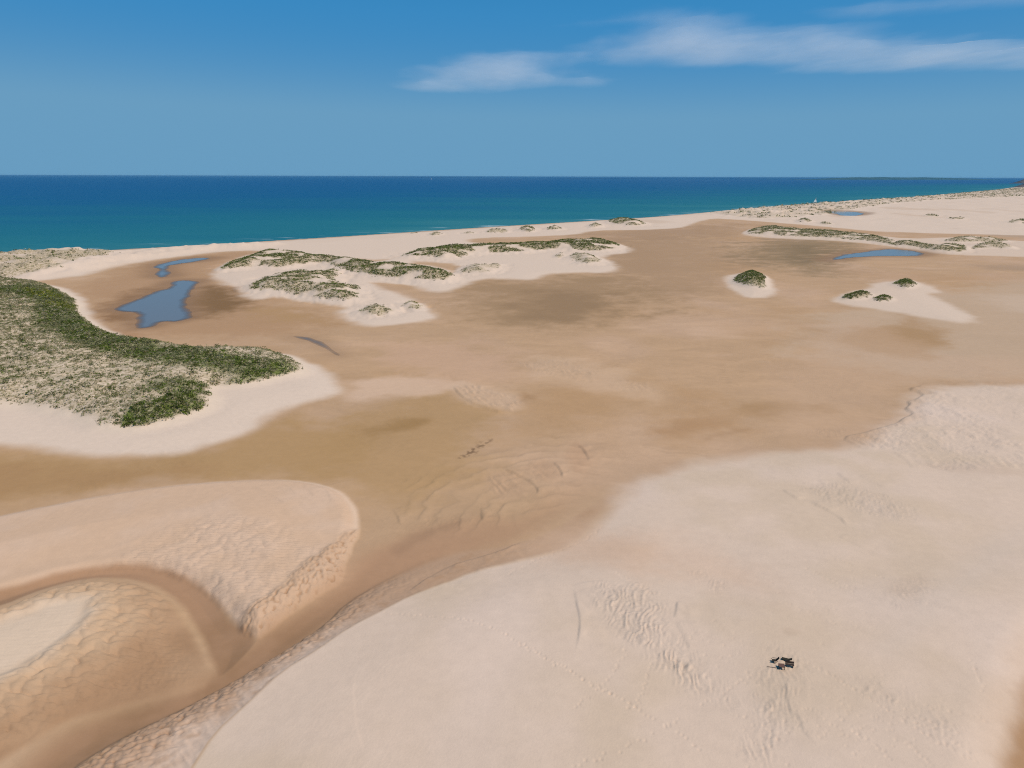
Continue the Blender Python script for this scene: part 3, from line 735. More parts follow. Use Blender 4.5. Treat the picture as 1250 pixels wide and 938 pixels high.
belt = chaikin(G(C4([(-500, 60), (0, 62), (120, 75), (220, 115), (200, 160), (280, 215), (420, 262), (560, 295), (760, 320), (900, 335), (1010, 345)]), 5.5), 2, False)
toe = poly(C4([(375, 545), (430, 500), (520, 470), (600, 440), (660, 425), (735, 470), (730, 495), (640, 525), (560, 545), (480, 565), (390, 562)]), 4.0)
lip = poly(C4([(480, 405), (600, 385), (760, 385), (960, 345), (1050, 355), (960, 385), (860, 415), (700, 425), (560, 440)]), 4.5)
RIPPLES = [(poly(p, 2.0, 1), a) for p, a in [
    (crop(800, 640, 2.778, [(400, 480), (480, 500), (500, 560), (430, 640), (430, 760), (400, 860), (280, 860), (330, 720), (370, 580)]), .20),
    (crop(640, 680, 4.808, [(400, 210), (620, 215), (780, 330), (860, 420), (800, 560), (960, 680), (1100, 820), (1060, 880), (860, 740), (720, 640), (540, 560), (440, 380)]), .28),
    (crop(640, 680, 4.808, [(980, 120), (1150, 170), (1200, 250), (1100, 240)]), .20),
    (crop(800, 640, 2.778, [(0, 370), (80, 420), (200, 560), (300, 660), (240, 660), (100, 560), (0, 480)]), .14),
    (crop(800, 640, 2.778, [(760, 310), (830, 240), (930, 200), (920, 260), (850, 320)]), .16),
    (crop(800, 640, 2.778, [(650, 560), (760, 600), (900, 680), (1060, 760), (1040, 830), (860, 700), (680, 620)]), .14),
    (C6([(450, 600), (620, 590), (780, 640), (900, 700), (860, 740), (700, 700), (560, 660)]), .22),
    (C6([(500, 395), (640, 395), (620, 425), (520, 430)]), .16),
    (C9([(0, 0)] * 0 + [(500, 190), (560, 170), (650, 150), (680, 180), (560, 205)]), .14),
]]
a_l = crest_angle(C5([(500, 255)])[0], C5([(640, 335)])[0])
LOBES = [(poly(p, 1.0, 1), a) for p, a in [
    (C5([(430, 240), (560, 265), (680, 295), (662, 358), (560, 335), (460, 310)]), .35),
    (C5([(640, 190), (720, 160), (860, 175), (980, 225), (900, 245), (720, 215)]), .28),
    (C5([(980, 225), (1100, 235), (1150, 270), (1080, 290), (980, 265)]), .22),
    (C5([(545, 560), (640, 560), (720, 610), (680, 660), (560, 660)]), .25),
    (C5([(690, 520), (790, 520), (815, 570), (740, 600), (690, 560)]), .2),
]]

# ------------------------------------------------------------------ materials
def new_mat(name):
    m = bpy.data.materials.new(name)
    m.use_nodes = True
    nt = m.node_tree
    nt.nodes.clear()
    out = nt.nodes.new('ShaderNodeOutputMaterial')
    b = nt.nodes.new('ShaderNodeBsdfPrincipled')
    nt.links.new(b.outputs[0], out.inputs['Surface'])
    return m, nt, b, out


def plain_mat(name, color, rough=.7, spec=.3, noise=.12, scale=6.0):
    m, nt, b, out = new_mat(name)
    tc = nt.nodes.new('ShaderNodeTexCoord')
    nz = nt.nodes.new('ShaderNodeTexNoise')
    nz.inputs['Scale'].default_value = scale
    nz.inputs['Detail'].default_value = 5
    nt.links.new(tc.outputs['Object'], nz.inputs['Vector'])
    mx = nt.nodes.new('ShaderNodeMixRGB')
    mx.inputs['Color1'].default_value = tuple(c * (1 - noise) for c in color) + (1,)
    mx.inputs['Color2'].default_value = tuple(min(1, c * (1 + noise)) for c in color) + (1,)
    nt.links.new(nz.outputs[0], mx.inputs['Fac'])
    nt.links.new(mx.outputs[0], b.inputs['Base Color'])
    b.inputs['Roughness'].default_value = rough
    b.inputs['Specular IOR Level'].default_value = spec
    return m


def math_node(nt, op, a, b=None, clamp=False):
    n = nt.nodes.new('ShaderNodeMath')
    n.operation = op
    n.use_clamp = clamp
    for i, v in enumerate((a, b)):
        if v is None:
            continue
        if isinstance(v, (int, float)):
            n.inputs[i].default_value = v
        else:
            nt.links.new(v, n.inputs[i])
    return n.outputs[0]


def noise_node(nt, vec, scale, detail=4, rough=.55):
    n = nt.nodes.new('ShaderNodeTexNoise')
    n.inputs['Scale'].default_value = scale
    n.inputs['Detail'].default_value = detail
    n.inputs['Roughness'].default_value = rough
    nt.links.new(vec, n.inputs['Vector'])
    return n.outputs[0]


def sand_material():
    m, nt, b, out = new_mat("sand")
    at = nt.nodes.new('ShaderNodeAttribute'); at.attribute_name = 'col'
    ax = nt.nodes.new('ShaderNodeAttribute'); ax.attribute_name = 'aux'
    sep = nt.nodes.new('ShaderNodeSeparateColor')
    nt.links.new(ax.outputs['Color'], sep.inputs[0])
    geo = nt.nodes.new('ShaderNodeNewGeometry')
    pos = geo.outputs['Position']
    n1 = noise_node(nt, pos, .55, 6, .6)
    n2 = noise_node(nt, pos, 3.2, 4, .6)
    f = math_node(nt, 'ADD', math_node(nt, 'MULTIPLY', n1, .16), math_node(nt, 'MULTIPLY', n2, .10))
    f = math_node(nt, 'ADD', f, .87)
    mul = nt.nodes.new('ShaderNodeVectorMath'); mul.operation = 'SCALE'
    nt.links.new(at.outputs['Color'], mul.inputs[0])
    nt.links.new(f, mul.inputs['Scale'])
    # plant litter and old stems mixed into the sand under the scrub
    ln = noise_node(nt, pos, .9, 6, .7)
    lf = math_node(nt, 'MULTIPLY', sep.outputs[1], math_node(nt, 'MULTIPLY', math_node(nt, 'SUBTRACT', ln, .36), 3.0, True), True)
    mx = nt.nodes.new('ShaderNodeMixRGB')
    mx.inputs['Color2'].default_value = (.25, .195, .085, 1)
    nt.links.new(mul.outputs[0], mx.inputs['Color1'])
    nt.links.new(lf, mx.inputs['Fac'])
    nt.links.new(mx.outputs[0], b.inputs['Base Color'])
    nt.links.new(math_node(nt, 'SUBTRACT', .95, math_node(nt, 'MULTIPLY', sep.outputs[2], .30)), b.inputs['Roughness'])
    b.inputs['Specular IOR Level'].default_value = .08
    bp = nt.nodes.new('ShaderNodeBump')
    bp.inputs['Strength'].default_value = .55
    bp.inputs['Distance'].default_value = .10
    hsum = math_node(nt, 'ADD', math_node(nt, 'MULTIPLY', n2, .5), math_node(nt, 'MULTIPLY', n1, .8))
    dry = math_node(nt, 'SUBTRACT', 1.05, sep.outputs[2], True)
    nt.links.new(math_node(nt, 'MULTIPLY', hsum, dry), bp.inputs['Height'])
    vo = nt.nodes.new('ShaderNodeTexNoise'); vo.inputs['Scale'].default_value = 1.5; vo.inputs['Detail'].default_value = 7; vo.inputs['Roughness'].default_value = .62
    try:
        vo.noise_type = 'RIDGED_MULTIFRACTAL'
    except Exception:
        pass
    mpp = nt.nodes.new('ShaderNodeMapping'); mpp.inputs['Rotation'].default_value = (0, 0, math.radians(25)); mpp.inputs['Scale'].default_value = (.55, 1.0, .3)
    nt.links.new(pos, mpp.inputs['Vector']); nt.links.new(mpp.outputs[0], vo.inputs['Vector'])
    bp2 = nt.nodes.new('ShaderNodeBump'); bp2.inputs['Distance'].default_value = .16
    nt.links.new(math_node(nt, 'MULTIPLY', sep.outputs[0], .8), bp2.inputs['Strength'])
    nt.links.new(vo.outputs[0], bp2.inputs['Height']); nt.links.new(bp.outputs[0], bp2.inputs['Normal'])
    last = bp2.outputs[0]
    for an, rot, lam, dist, amp in (('rip1', crest_angle((120, 660), (330, 668)) + .1, .9, 11.0, .085), ('rip2', crest_angle((738, 736), (729, 763), 3.5), .7, 12.0, .085)):
        ar = nt.nodes.new('ShaderNodeAttribute'); ar.attribute_name = an
        mq = nt.nodes.new('ShaderNodeMapping'); mq.inputs['Rotation'].default_value = (0, 0, -rot)
        nt.links.new(pos, mq.inputs['Vector'])
        wv = nt.nodes.new('ShaderNodeTexWave'); wv.wave_type = 'BANDS'; wv.bands_direction = 'X'; wv.wave_profile = 'SAW'
        wv.inputs['Scale'].default_value = .314 / lam; wv.inputs['Distortion'].default_value = dist; wv.inputs['Detail'].default_value = 3.0
        wv.inputs['Detail Scale'].default_value = .35; wv.inputs['Detail Roughness'].default_value = .55
        nt.links.new(mq.outputs[0], wv.inputs['Vector'])
        bq = nt.nodes.new('ShaderNodeBump'); bq.inputs['Distance'].default_value = amp
        nt.links.new(ar.outputs['Fac'], bq.inputs['Strength']); nt.links.new(wv.outputs['Fac'], bq.inputs['Height']); nt.links.new(last, bq.inputs['Normal'])
        last = bq.outputs[0]
    nt.links.new(last, b.inputs['Normal'])
    return m


def sea_material():
    m, nt, b, out = new_mat("sea_water")
    at = nt.nodes.new('ShaderNodeAttribute'); at.attribute_name = 'off'
    geo = nt.nodes.new('ShaderNodeNewGeometry')
    mp = nt.nodes.new('ShaderNodeMapping')
    mp.inputs['Scale'].default_value = (.00035, .0011, .001)
    mp.inputs['Rotation'].default_value = (0, 0, math.radians(-12))
    nt.links.new(geo.outputs['Position'], mp.inputs['Vector'])
    n = noise_node(nt, mp.outputs[0], 3.0, 6, .6)
    d = math_node(nt, 'ADD', at.outputs['Fac'], math_node(nt, 'MULTIPLY', math_node(nt, 'SUBTRACT', n, .5), .75))
    ramp = nt.nodes.new('ShaderNodeValToRGB')
    e = ramp.color_ramp.elements
    e[0].position = 0.0; e[0].color = (.028, .158, .175, 1)
    e[1].position = 1.0; e[1].color = (.004, .074, .188, 1)
    for p, c in [(.06, (.014, .135, .165)), (.22, (.009, .118, .165)), (.45, (.006, .096, .172)), (.7, (.004, .080, .182))]:
        x = e.new(p); x.color = c + (1,)
    nt.links.new(d, ramp.inputs['Fac'])
    # broken water along the shore
    fm = nt.nodes.new('ShaderNodeMapping')
    fm.inputs['Scale'].default_value = (.012, .05, .02)
    nt.links.new(geo.outputs['Position'], fm.inputs['Vector'])
    fn = noise_node(nt, fm.outputs[0], 1.0, 5, .6)
    at2 = nt.nodes.new('ShaderNodeAttribute'); at2.attribute_name = 'surf'
    ff = math_node(nt, 'MULTIPLY', at2.outputs['Fac'], math_node(nt, 'MULTIPLY', math_node(nt, 'SUBTRACT', fn, .57), 8.0, True), True)
    mx = nt.nodes.new('ShaderNodeMixRGB')
    mx.inputs['Color2'].default_value = (.75, .78, .78, 1)
    nt.links.new(ramp.outputs[0], mx.inputs['Color1'])
    nt.links.new(ff, mx.inputs['Fac'])
    nt.links.new(mx.outputs[0], b.inputs['Base Color'])
    b.inputs['Roughness'].default_value = .45
    b.inputs['IOR'].default_value = 1.33
    b.inputs['Specular IOR Level'].default_value = .12
    wn_ = noise_node(nt, geo.outputs['Position'], .12, 6, .6)
    bp = nt.nodes.new('ShaderNodeBump')
    bp.inputs['Strength'].default_value = .6
    bp.inputs['Distance'].default_value = .8
    nt.links.new(wn_, bp.inputs['Height'])
    nt.links.new(bp.outputs[0], b.inputs['Normal'])
    return m


def pool_material():
    m, nt, b, out = new_mat("pool_water")
    b.inputs['Base Color'].default_value = (.165, .140, .115, 1)
    at = nt.nodes.new('ShaderNodeAttribute'); at.attribute_name = 'depth'
    tp = nt.nodes.new('ShaderNodeBsdfTransparent'); tp.inputs['Color'].default_value = (.95, .94, .92, 1)
    mx = nt.nodes.new('ShaderNodeMixShader')
    nt.links.new(math_node(nt, 'ADD', math_node(nt, 'MULTIPLY', at.outputs['Fac'], 4.5), .08, True), mx.inputs[0])
    nt.links.new(tp.outputs[0], mx.inputs[1]); nt.links.new(b.outputs[0], mx.inputs[2]); nt.links.new(mx.outputs[0], out.inputs['Surface'])
    b.inputs['Roughness'].default_value = .12
    b.inputs['IOR'].default_value = 1.33
    geo = nt.nodes.new('ShaderNodeNewGeometry')
    n = noise_node(nt, geo.outputs['Position'], .5, 4, .5)
    bp = nt.nodes.new('ShaderNodeBump')
    bp.inputs['Strength'].default_value = .25
    bp.inputs['Distance'].default_value = .06
    nt.links.new(n, bp.inputs['Height'])
    nt.links.new(bp.outputs[0], b.inputs['Normal'])
    return m


def leaf_material():
    m, nt, b, out = new_mat("dune_scrub_leaves")
    at = nt.nodes.new('ShaderNodeAttribute'); at.attribute_name = 'col'
    nt.links.new(at.outputs['Color'], b.inputs['Base Color'])
    b.inputs['Roughness'].default_value = .75
    b.inputs['Specular IOR Level'].default_value = .15
    tr = nt.nodes.new('ShaderNodeBsdfTranslucent')
    nt.links.new(at.outputs['Color'], tr.inputs['Color'])
    mx = nt.nodes.new('ShaderNodeMixShader')
    mx.inputs[0].default_value = .38
    nt.links.new(b.outputs[0], mx.inputs[1])
    nt.links.new(tr.outputs[0], mx.inputs[2])
    nt.links.new(mx.outputs[0], out.inputs['Surface'])
    return m


M_SAND, M_SEA, M_POOL, M_LEAF = sand_material(), sea_material(), pool_material(), leaf_material()
M_STEM = plain_mat("woody_stem", (.10, .08, .055), .9, .1)


def mesh_np(name, verts, faces, mat, normals=None, attrs=(), smooth=True):
    """verts (N,3); faces (M,k) array"""
    me = bpy.data.meshes.new(name)
    k = faces.shape[1]
    me.vertices.add(len(verts))
    me.vertices.foreach_set('co', verts.astype(np.float32).ravel())
    me.loops.add(faces.size)
    me.loops.foreach_set('vertex_index', faces.astype(np.int32).ravel())
    me.polygons.add(len(faces))
    me.polygons.foreach_set('loop_start', np.arange(0, faces.size, k, dtype=np.int32))
    me.update(calc_edges=True)
    me.polygons.foreach_set('use_smooth', np.full(len(faces), smooth))
    for an, typ, data in attrs:
        a = me.attributes.new(an, typ, 'POINT')
        a.data.foreach_set('color' if typ == 'FLOAT_COLOR' else 'value', data.astype(np.float32).ravel())
    if normals is not None:
        me.normals_split_custom_set_from_vertices(normals.astype(np.float32))
    me.materials.append(mat)
    ob = bpy.data.objects.new(name, me)
    COL.objects.link(ob)
    return ob


def tag(o, label=None, cat=None, group=None, kind=None):
    for k, v in (('label', label), ('category', cat), ('group', group), ('kind', kind)):
        if v:
            o[k] = v
    return o


# ------------------------------------------------------------------ the ground
rings = [0.0]
r = 1.5
while r < 46:
    rings.append(r); r *= 1.22
r = 46.0
while r < 9000:
    rings.append(r)
    rng2 = r * r + CAM_H * CAM_H
    r += min(rng2 / CAM_H * .00128, .0068 * r)
rings += [9600, 11000, 14000, 20000]
rings = np.array(rings)
fine_a = np.arange(-42.5, 42.5001, .096)
side = np.concatenate([np.arange(43.0, 60, .6), np.arange(61, 180, 3.0)])
ang = np.radians(np.concatenate([-side[::-1], fine_a, side]))
nr, na = len(rings), len(ang)
RR, AA = np.meshgrid(rings, ang, indexing='ij')
X, Y = (RR * np.sin(AA)).ravel(), (RR * np.cos(AA)).ravel()
h, col, damp, litter, rough, D = terrain(X, Y)
# tracks pressed into the sand: lines of small dents
TRACKS = [
    ([(470, 745), (520, 752), (590, 765), (640, 795), (700, 830), (760, 860), (805, 890)], .55),
    (crop(640, 680, 4.808, [(0, 545), (180, 650), (350, 750), (500, 835), (680, 930)]), .6),
    (crop(640, 680, 4.808, [(560, 100), (680, 180), (800, 240)]), .7),
    (crop(640, 680, 4.808, [(590, 600), (500, 740), (400, 830), (280, 930)]), .8),
    (crop(640, 680, 4.808, [(740, 650), (720, 750), (670, 870), (590, 930)]), .8),
    ([(700, 945), (780, 915), (830, 880)], .9),
    (crop(800, 640, 2.778, [(570, 90), (660, 130), (780, 180)]), .8),
    (crop(800, 640, 2.778, [(500, 140), (600, 190), (690, 250)]), .8),
    (crop(800, 640, 2.778, [(440, 280), (540, 320), (640, 370)]), .9),
    (crop(800, 640, 2.778, [(920, 280), (960, 297), (1000, 300)]), .6),
    (crop(800, 640, 2.778, [(1070, 480), (1090, 530), (1112, 580)]), .6),
    (crop(800, 640, 2.778, [(460, 460), (560, 510), (660, 570), (780, 640), (860, 700), (960, 760), (1060, 810)]), .5),
    (crop(800, 640, 2.778, [(630, 680), (720, 750), (800, 820)]), .6),
    (crop(800, 640, 2.778, [(850, 650), (940, 700), (1040, 730)]), .5),
    (crop(800, 640, 2.778, [(870, 690), (960, 720), (1060, 790), (1090, 830)]), .5),
    (crop(800, 640, 2.778, [(860, 760), (900, 810), (930, 830)]), .5),
    (crop(800, 640, 2.778, [(930, 640), (1040, 660), (1130, 680)]), .7),
    (crop(800, 640, 2.778, [(160, 620), (200, 600), (300, 540), (380, 490)]), .8),
    (crop(800, 640, 2.778, [(10, 680), (90, 730), (160, 790)]), .8),
    (crop(430, 440, 3.125, [(590, 800), (690, 735), (800, 685), (900, 645), (950, 600)]), .7),
    (crop(430, 440, 3.125, [(1000, 800), (1080, 860), (1170, 910)]), .7),
    (C6([(640, 690), (740, 745), (860, 810)]), .8), (C6([(620, 585), (700, 620), (800, 660), (880, 695)]), .9),
]
trk_rng = np.random.default_rng(5)
a0 = ang


def dent(x, y, rad, depth):
    rad, depth = rad * .8, depth * .6
    r_, t_ = math.hypot(x, y), math.atan2(x, y)
    i0, i1 = np.searchsorted(rings, [r_ - rad * 2, r_ + rad * 2])
    j0, j1 = np.searchsorted(ang, [t_ - rad * 2 / r_, t_ + rad * 2 / r_])
    if i1 <= i0 or j1 <= j0:
        return
    ii, jj = np.meshgrid(np.arange(i0, i1), np.arange(j0, j1), indexing='ij')
    idx = (ii * na + jj).ravel()
    q = ((X[idx] - x) ** 2 + (Y[idx] - y) ** 2) / rad ** 2
    h[idx] += depth * (-np.exp(-q * 1.6) + .12 * np.exp(-((np.sqrt(q) - 1.35) ** 2) * 6))


for pts, gap in TRACKS:
    pl = chaikin(G(pts, 3.5), 2, False)
    seg = np.linalg.norm(np.diff(pl, axis=0), axis=1)
    L = np.concatenate([[0], np.cumsum(seg)])
    for t in np.arange(0, L[-1], gap):
        t += trk_rng.normal(0, .12)
        x, y = np.interp(t, L, pl[:, 0]), np.interp(t, L, pl[:, 1])
        if trk_rng.random() < .15:
            continue
        dent(x + trk_rng.normal(0, .18), y + trk_rng.normal(0, .18), .26 + .08 * trk_rng.random(), .11 + .08 * trk_rng.random())
# scattered hoof and foot prints on the near dune
for _ in range(300):
    c = [(1090, 890, 60, 45), (1010, 870, 60, 40), (860, 790, 60, 40), (930, 880, 30, 50), (1010, 700, 90, 60)][trk_rng.integers(5)]
    p = G([(c[0] + trk_rng.normal(0, c[2] * .6), c[1] + trk_rng.normal(0, c[3] * .6))], 3.8)[0]
    dent(p[0], p[1], .22 + .12 * trk_rng.random(), .06 + .09 * trk_rng.random())

V = np.stack([X, Y, h], 1)
gi = np.arange(nr * na).reshape(nr, na)
F = np.stack([gi[:-1, :-1], gi[:-1, 1:], gi[1:, 1:], gi[1:, :-1]], -1).reshape(-1, 4)[:, ::-1]
# close the ring behind
Fb = np.stack([gi[:-1, -1], gi[:-1, 0], gi[1:, 0], gi[1:, -1]], -1)[:, ::-1]
F = np.vstack([F, Fb])
hf = h[F]
F = F[(hf.max(1) > -1.5)]
F = F[RR.ravel()[F].min(1) > 0]
# vertex normals for the whole sheet, so that the pieces meet without a seam
e1, e2 = V[F[:, 2]] - V[F[:, 0]], V[F[:, 3]] - V[F[:, 1]]
fn = np.cross(e1, e2)
VN = np.zeros_like(V)
for k in range(4):
    for a in range(3):
        VN[:, a] += np.bincount(F[:, k], fn[:, a], len(V))
VN /= np.linalg.norm(VN, axis=1)[:, None] + 1e-12
if VN[:, 2].mean() < 0:
    VN = -VN; F = F[:, ::-1]
fc = V[F].mean(1)
cls = np.zeros(len(F), np.int32)
fx, fy = fc[:, 0], fc[:, 1]
PIECES = [('sand_flat', 'broad damp tan sand flat between the dunes and the sea dunes')]


def piece(pg, off, name, label, m=12):
    PIECES.append((name, label))
    cls[sdf(pg, fx, fy, m) > off] = len(PIECES) - 1


piece(beach, 0, 'beach', 'pale dry sand belt along the sea shore', 20)
piece(nwridge, -2, 'coastal_dune', 'pale dune ridge before the sea at the upper left', 20)
piece(a1f, 0, 'sand_dune', 'large smooth pale sand dune filling the right foreground')
piece(d1, 0, 'sand_dune', 'rippled pinkish sand dune with a rounded end at left')
piece(d3, 0, 'sand_dune', 'lumpy brown sand dune with a pale top at the lower left corner')
piece(veg['west'], -6, 'vegetated_dune', 'sandy rise under the large green scrub at the left edge')
for k, lb in [('isl1_top', 'sandy ridge under the long green scrub right of the pool'), ('isl1_low', 'eroded sand knoll under mottled scrub below the long green ridge'), ('isl2', 'long sand ridge under green scrub near the beach'),
              ('strip', 'low sand ridge under the scrub strip beyond the right pool'), ('hum1', 'round sand mound under the dark shrub alone on the flat'), ('hum2', 'sand mound under the left of the paired dark shrubs'),
              ('hum3', 'sand mound under the right of the paired dark shrubs'), ('hum4', 'sand mound under the dark shrub above the pair')]:
    piece(veg[k], -VSHAPE[k][1] * .5, 'vegetated_dune', lb, 30)
for c, (nm, lb) in enumerate(PIECES):
    f = F[cls == c]
    if len(f) == 0:
        continue
    u, inv = np.unique(f, return_inverse=True)
    aux = np.stack([rough[0][u], litter[u], damp[u], np.ones(len(u))], 1)
    o = mesh_np(nm, V[u], inv.reshape(-1, 4), M_SAND, VN[u], [('col', 'FLOAT_COLOR', np.hstack([col[u], np.ones((len(u), 1))])), ('aux', 'FLOAT_COLOR', aux), ('rip1', 'FLOAT', rough[1][u]), ('rip2', 'FLOAT', rough[2][u])])
    tag(o, lb, nm.replace('_', ' '), kind='structure')

# ------------------------------------------------------------------ the sea and the pools
sr = [500.0]
while sr[-1] < 260000:
    sr.append(sr[-1] * 1.014)
sr = np.array(sr)
sa = np.radians(np.arange(-75, 75.01, .4))
SR, SA = np.meshgrid(sr, sa, indexing='ij')
SX, SY = (SR * np.sin(SA)).ravel(), (SR * np.cos(SA)).ravel()
m = SR.ravel() < 12000
so = np.full(SX.shape, 9000.0)
so[m] = sdf(sea_poly, SX[m], SY[m], 9000)
off = 1 - np.exp(-np.maximum(so, 0) / 1500)
surf = sst(55, 8, so) * sst(-30, -5, so)
si = np.arange(len(sr) * len(sa)).reshape(len(sr), len(sa))
SF = np.stack([si[:-1, :-1], si[1:, :-1], si[1:, 1:], si[:-1, 1:]], -1).reshape(-1, 4)
SF = SF[(so[SF].max(1) > -60)]
u, inv = np.unique(SF, return_inverse=True)
sea = mesh_np('sea', np.stack([SX[u], SY[u], np.zeros(len(u))], 1), inv.reshape(-1, 4), M_SEA, None, [('off', 'FLOAT', off[u]), ('surf', 'FLOAT', surf[u])])
if sea.data.polygons[0].normal.z < 0:
    sea.data.flip_normals()
tag(sea, 'deep blue sea, teal near the shore, reaching the horizon', 'sea', kind='structure')

POOL_LABEL = {'west_main': 'largest blue pool on the left flat', 'west_upper': 'smaller pool behind the largest pool at the left', 'thin_west': 'thin curved puddle on the flat beyond the scrub point',
              'east': 'slender blue pool below the scrub strip at right', 'far_east': 'small grey pool among the far pale sand near the sailboat'}
for k, pg in pools.items():
    c = pg.mean(0)
    big = c + (pg - c) * 1.0
    # spread outward so the sand itself draws the waterline
    nrm = np.roll(pg, -1, 0) - np.roll(pg, 1, 0)
    nrm = np.stack([nrm[:, 1], -nrm[:, 0]], 1)
    nrm /= np.linalg.norm(nrm, axis=1)[:, None] + 1e-9
    area = .5 * np.sum(pg[:, 0] * np.roll(pg[:, 1], -1) - np.roll(pg[:, 0], -1) * pg[:, 1])
    big = pg + nrm * (6 if area > 0 else -6)
    lo, hi = big.min(0), big.max(0)
    st_ = max(1.2, float((hi - lo).max()) / 130)
    gx, gy = np.meshgrid(np.arange(lo[0], hi[0] + st_, st_), np.arange(lo[1], hi[1] + st_, st_), indexing='ij')
    ii = np.arange(gx.size).reshape(gx.shape)
    gx, gy = gx.ravel(), gy.ravel()
    dpt = .86 - terrain(gx, gy)[0]
    f = np.stack([ii[:-1, :-1], ii[1:, :-1], ii[1:, 1:], ii[:-1, 1:]], -1).reshape(-1, 4)
    f = f[(dpt[f].max(1) > 0) & (sdf(big, gx, gy, 20)[f].max(1) > 0)]
    u, inv = np.unique(f, return_inverse=True)
    o = mesh_np('pool', np.stack([gx[u], gy[u], np.full(len(u), .86)], 1), inv.reshape(-1, 4), M_POOL, None, [('depth', 'FLOAT', dpt[u])])
    me = o.data
    if me.polygons[0].normal.z < 0:
        me.flip_normals()
    tag(o, POOL_LABEL[k], 'pool', kind='structure')

# ------------------------------------------------------------------ scrub
GREEN = [(.165, .215, .030), (.125, .172, .024), (.195, .230, .040), (.100, .138, .021)]
DARKG = [(.088, .108, .019), (.108, .122, .025), (.070, .084, .016), (.130, .135, .030)]
GREY = [(.285, .270, .125), (.235, .230, .095), (.335, .310, .160)]
STRAW = [(.45, .37, .225), (.39, .32, .185), (.50, .42, .27), (.30, .25, .13)]
YELLOW = [(.30, .28, .038), (.235, .235, .032)]
vrng = np.random.default_rng(23)


def tufts(P, size, height, cols, leaves=12, leaf=.42):
    """clumps of small leaf faces at ground points P (N,3) -> verts, tris, colours"""
    n = len(P)
    k = leaves
    a = vrng.random((n, k)) * 2 * np.pi
    rr = np.sqrt(vrng.random((n, k))) * size[:, None] * .5
    up = vrng.random((n, k)) ** .8
    dome = np.sqrt(np.clip(1 - (rr / (size[:, None] * .5)) ** 2, 0, 1))
    c = np.stack([P[:, 0, None] + rr * np.cos(a), P[:, 1, None] + rr * np.sin(a), P[:, 2, None] + up * dome * height[:, None] - .04], -1)
    L = leaf * size[:, None, None] * (.6 + .8 * vrng.random((n, k, 1)))
    d1_ = vrng.normal(size=(n, k, 3)); d1_[..., 2] *= .5
    d1_ /= np.linalg.norm(d1_, axis=-1, keepdims=True)
    d2_ = vrng.normal(size=(n, k, 3)); d2_[..., 2] *= .6
    d2_ /= np.linalg.norm(d2_, axis=-1, keepdims=True)
    v = np.stack([c - d1_ * L * .5, c + d1_ * L * .5, c + d2_ * L * .55], 2)
    ci = cols[:, None, None, :] * (.78 + .5 * vrng.random((n, k, 1, 1)))
    ci = np.broadcast_to(ci, (n, k, 3, 3))
    v = v.reshape(-1, 3)
    return v, np.arange(len(v)).reshape(-1, 3), ci.reshape(-1, 3)


def pick(pal, n):
    return np.array(pal, np.float32)[vrng.integers(len(pal), size=n)]


def scatter(pg, spacing, edge, dens_fn):
    lo, hi = pg.min(0) - edge, pg.max(0) + edge
    lo = np.maximum(lo, [-1400, -50])
    n = int((hi - lo).prod() / spacing ** 2)
    P = lo + vrng.random((n, 2)) * (hi - lo)
    az = np.abs(np.arctan2(P[:, 0], P[:, 1]))
    P = P[az < math.radians(47)]
    d = sdf(pg, P[:, 0], P[:, 1], edge + 5)
    keep = vrng.random(len(P)) < dens_fn(P[:, 0], P[:, 1], d)
    return P[keep], d[keep]


def build_scrub(parts, name, label, kind='stuff', cat='scrub', group=None, stems=None):
    vs_, fs_, cs_, o0 = [], [], [], 0
    for v, f, c in parts:
        vs_.append(v); fs_.append(f + o0); cs_.append(c); o0 += len(v)
    v, f, c = np.vstack(vs_), np.vstack(fs_), np.vstack(cs_)
    o = mesh_np(name, v, f, M_LEAF, None, [('col', 'FLOAT_COLOR', np.hstack([c, np.ones((len(c), 1))]))], smooth=False)
    return tag(o, label, cat, group, kind) if label else o


def zof(P):
    return np.column_stack([P, terrain(P[:, 0], P[:, 1])[0]])


TRI_COUNT = 0
# big dune at the left edge: mats of straw and grey scrub, a green belt along the top and right, a green patch at the toe
pw = veg['west']
yel = poly(C4([(60, 60), (150, 65), (230, 105), (265, 130), (230, 150), (160, 130), (100, 100)]), 4.5)
bare = poly(C4([(120, 370), (200, 330), (330, 330), (420, 320), (560, 325), (720, 375), (560, 380), (400, 400), (300, 420), (160, 400)]), 4.5)


def west_density(x, y, d):
    nn = fbm(x, y, 14, 4, 101)
    n3 = fbm(x * .8 + y * .25, y * .5 - x * .25, 3.2, 3, 103)
    b = sdf(bare, x, y, 12)
    lb = ldist(belt, x, y, 40)
    bd = sst(17, 5, lb - 6 * nn)
    g = np.maximum(bd, np.maximum(sst(-2, 2, sdf(toe, x, y, 8) + 3 * n3), .8 * sst(-3, 2, sdf(lip, x, y, 8) + 4 * n3)))
    base = .72 + .4 * nn + .8 * n3 - .30 * sst(-6, 6, b)
    return np.clip(np.maximum(base, g), .03, 1) * sst(-1.5, 1.0, d + 2.2 * n3)


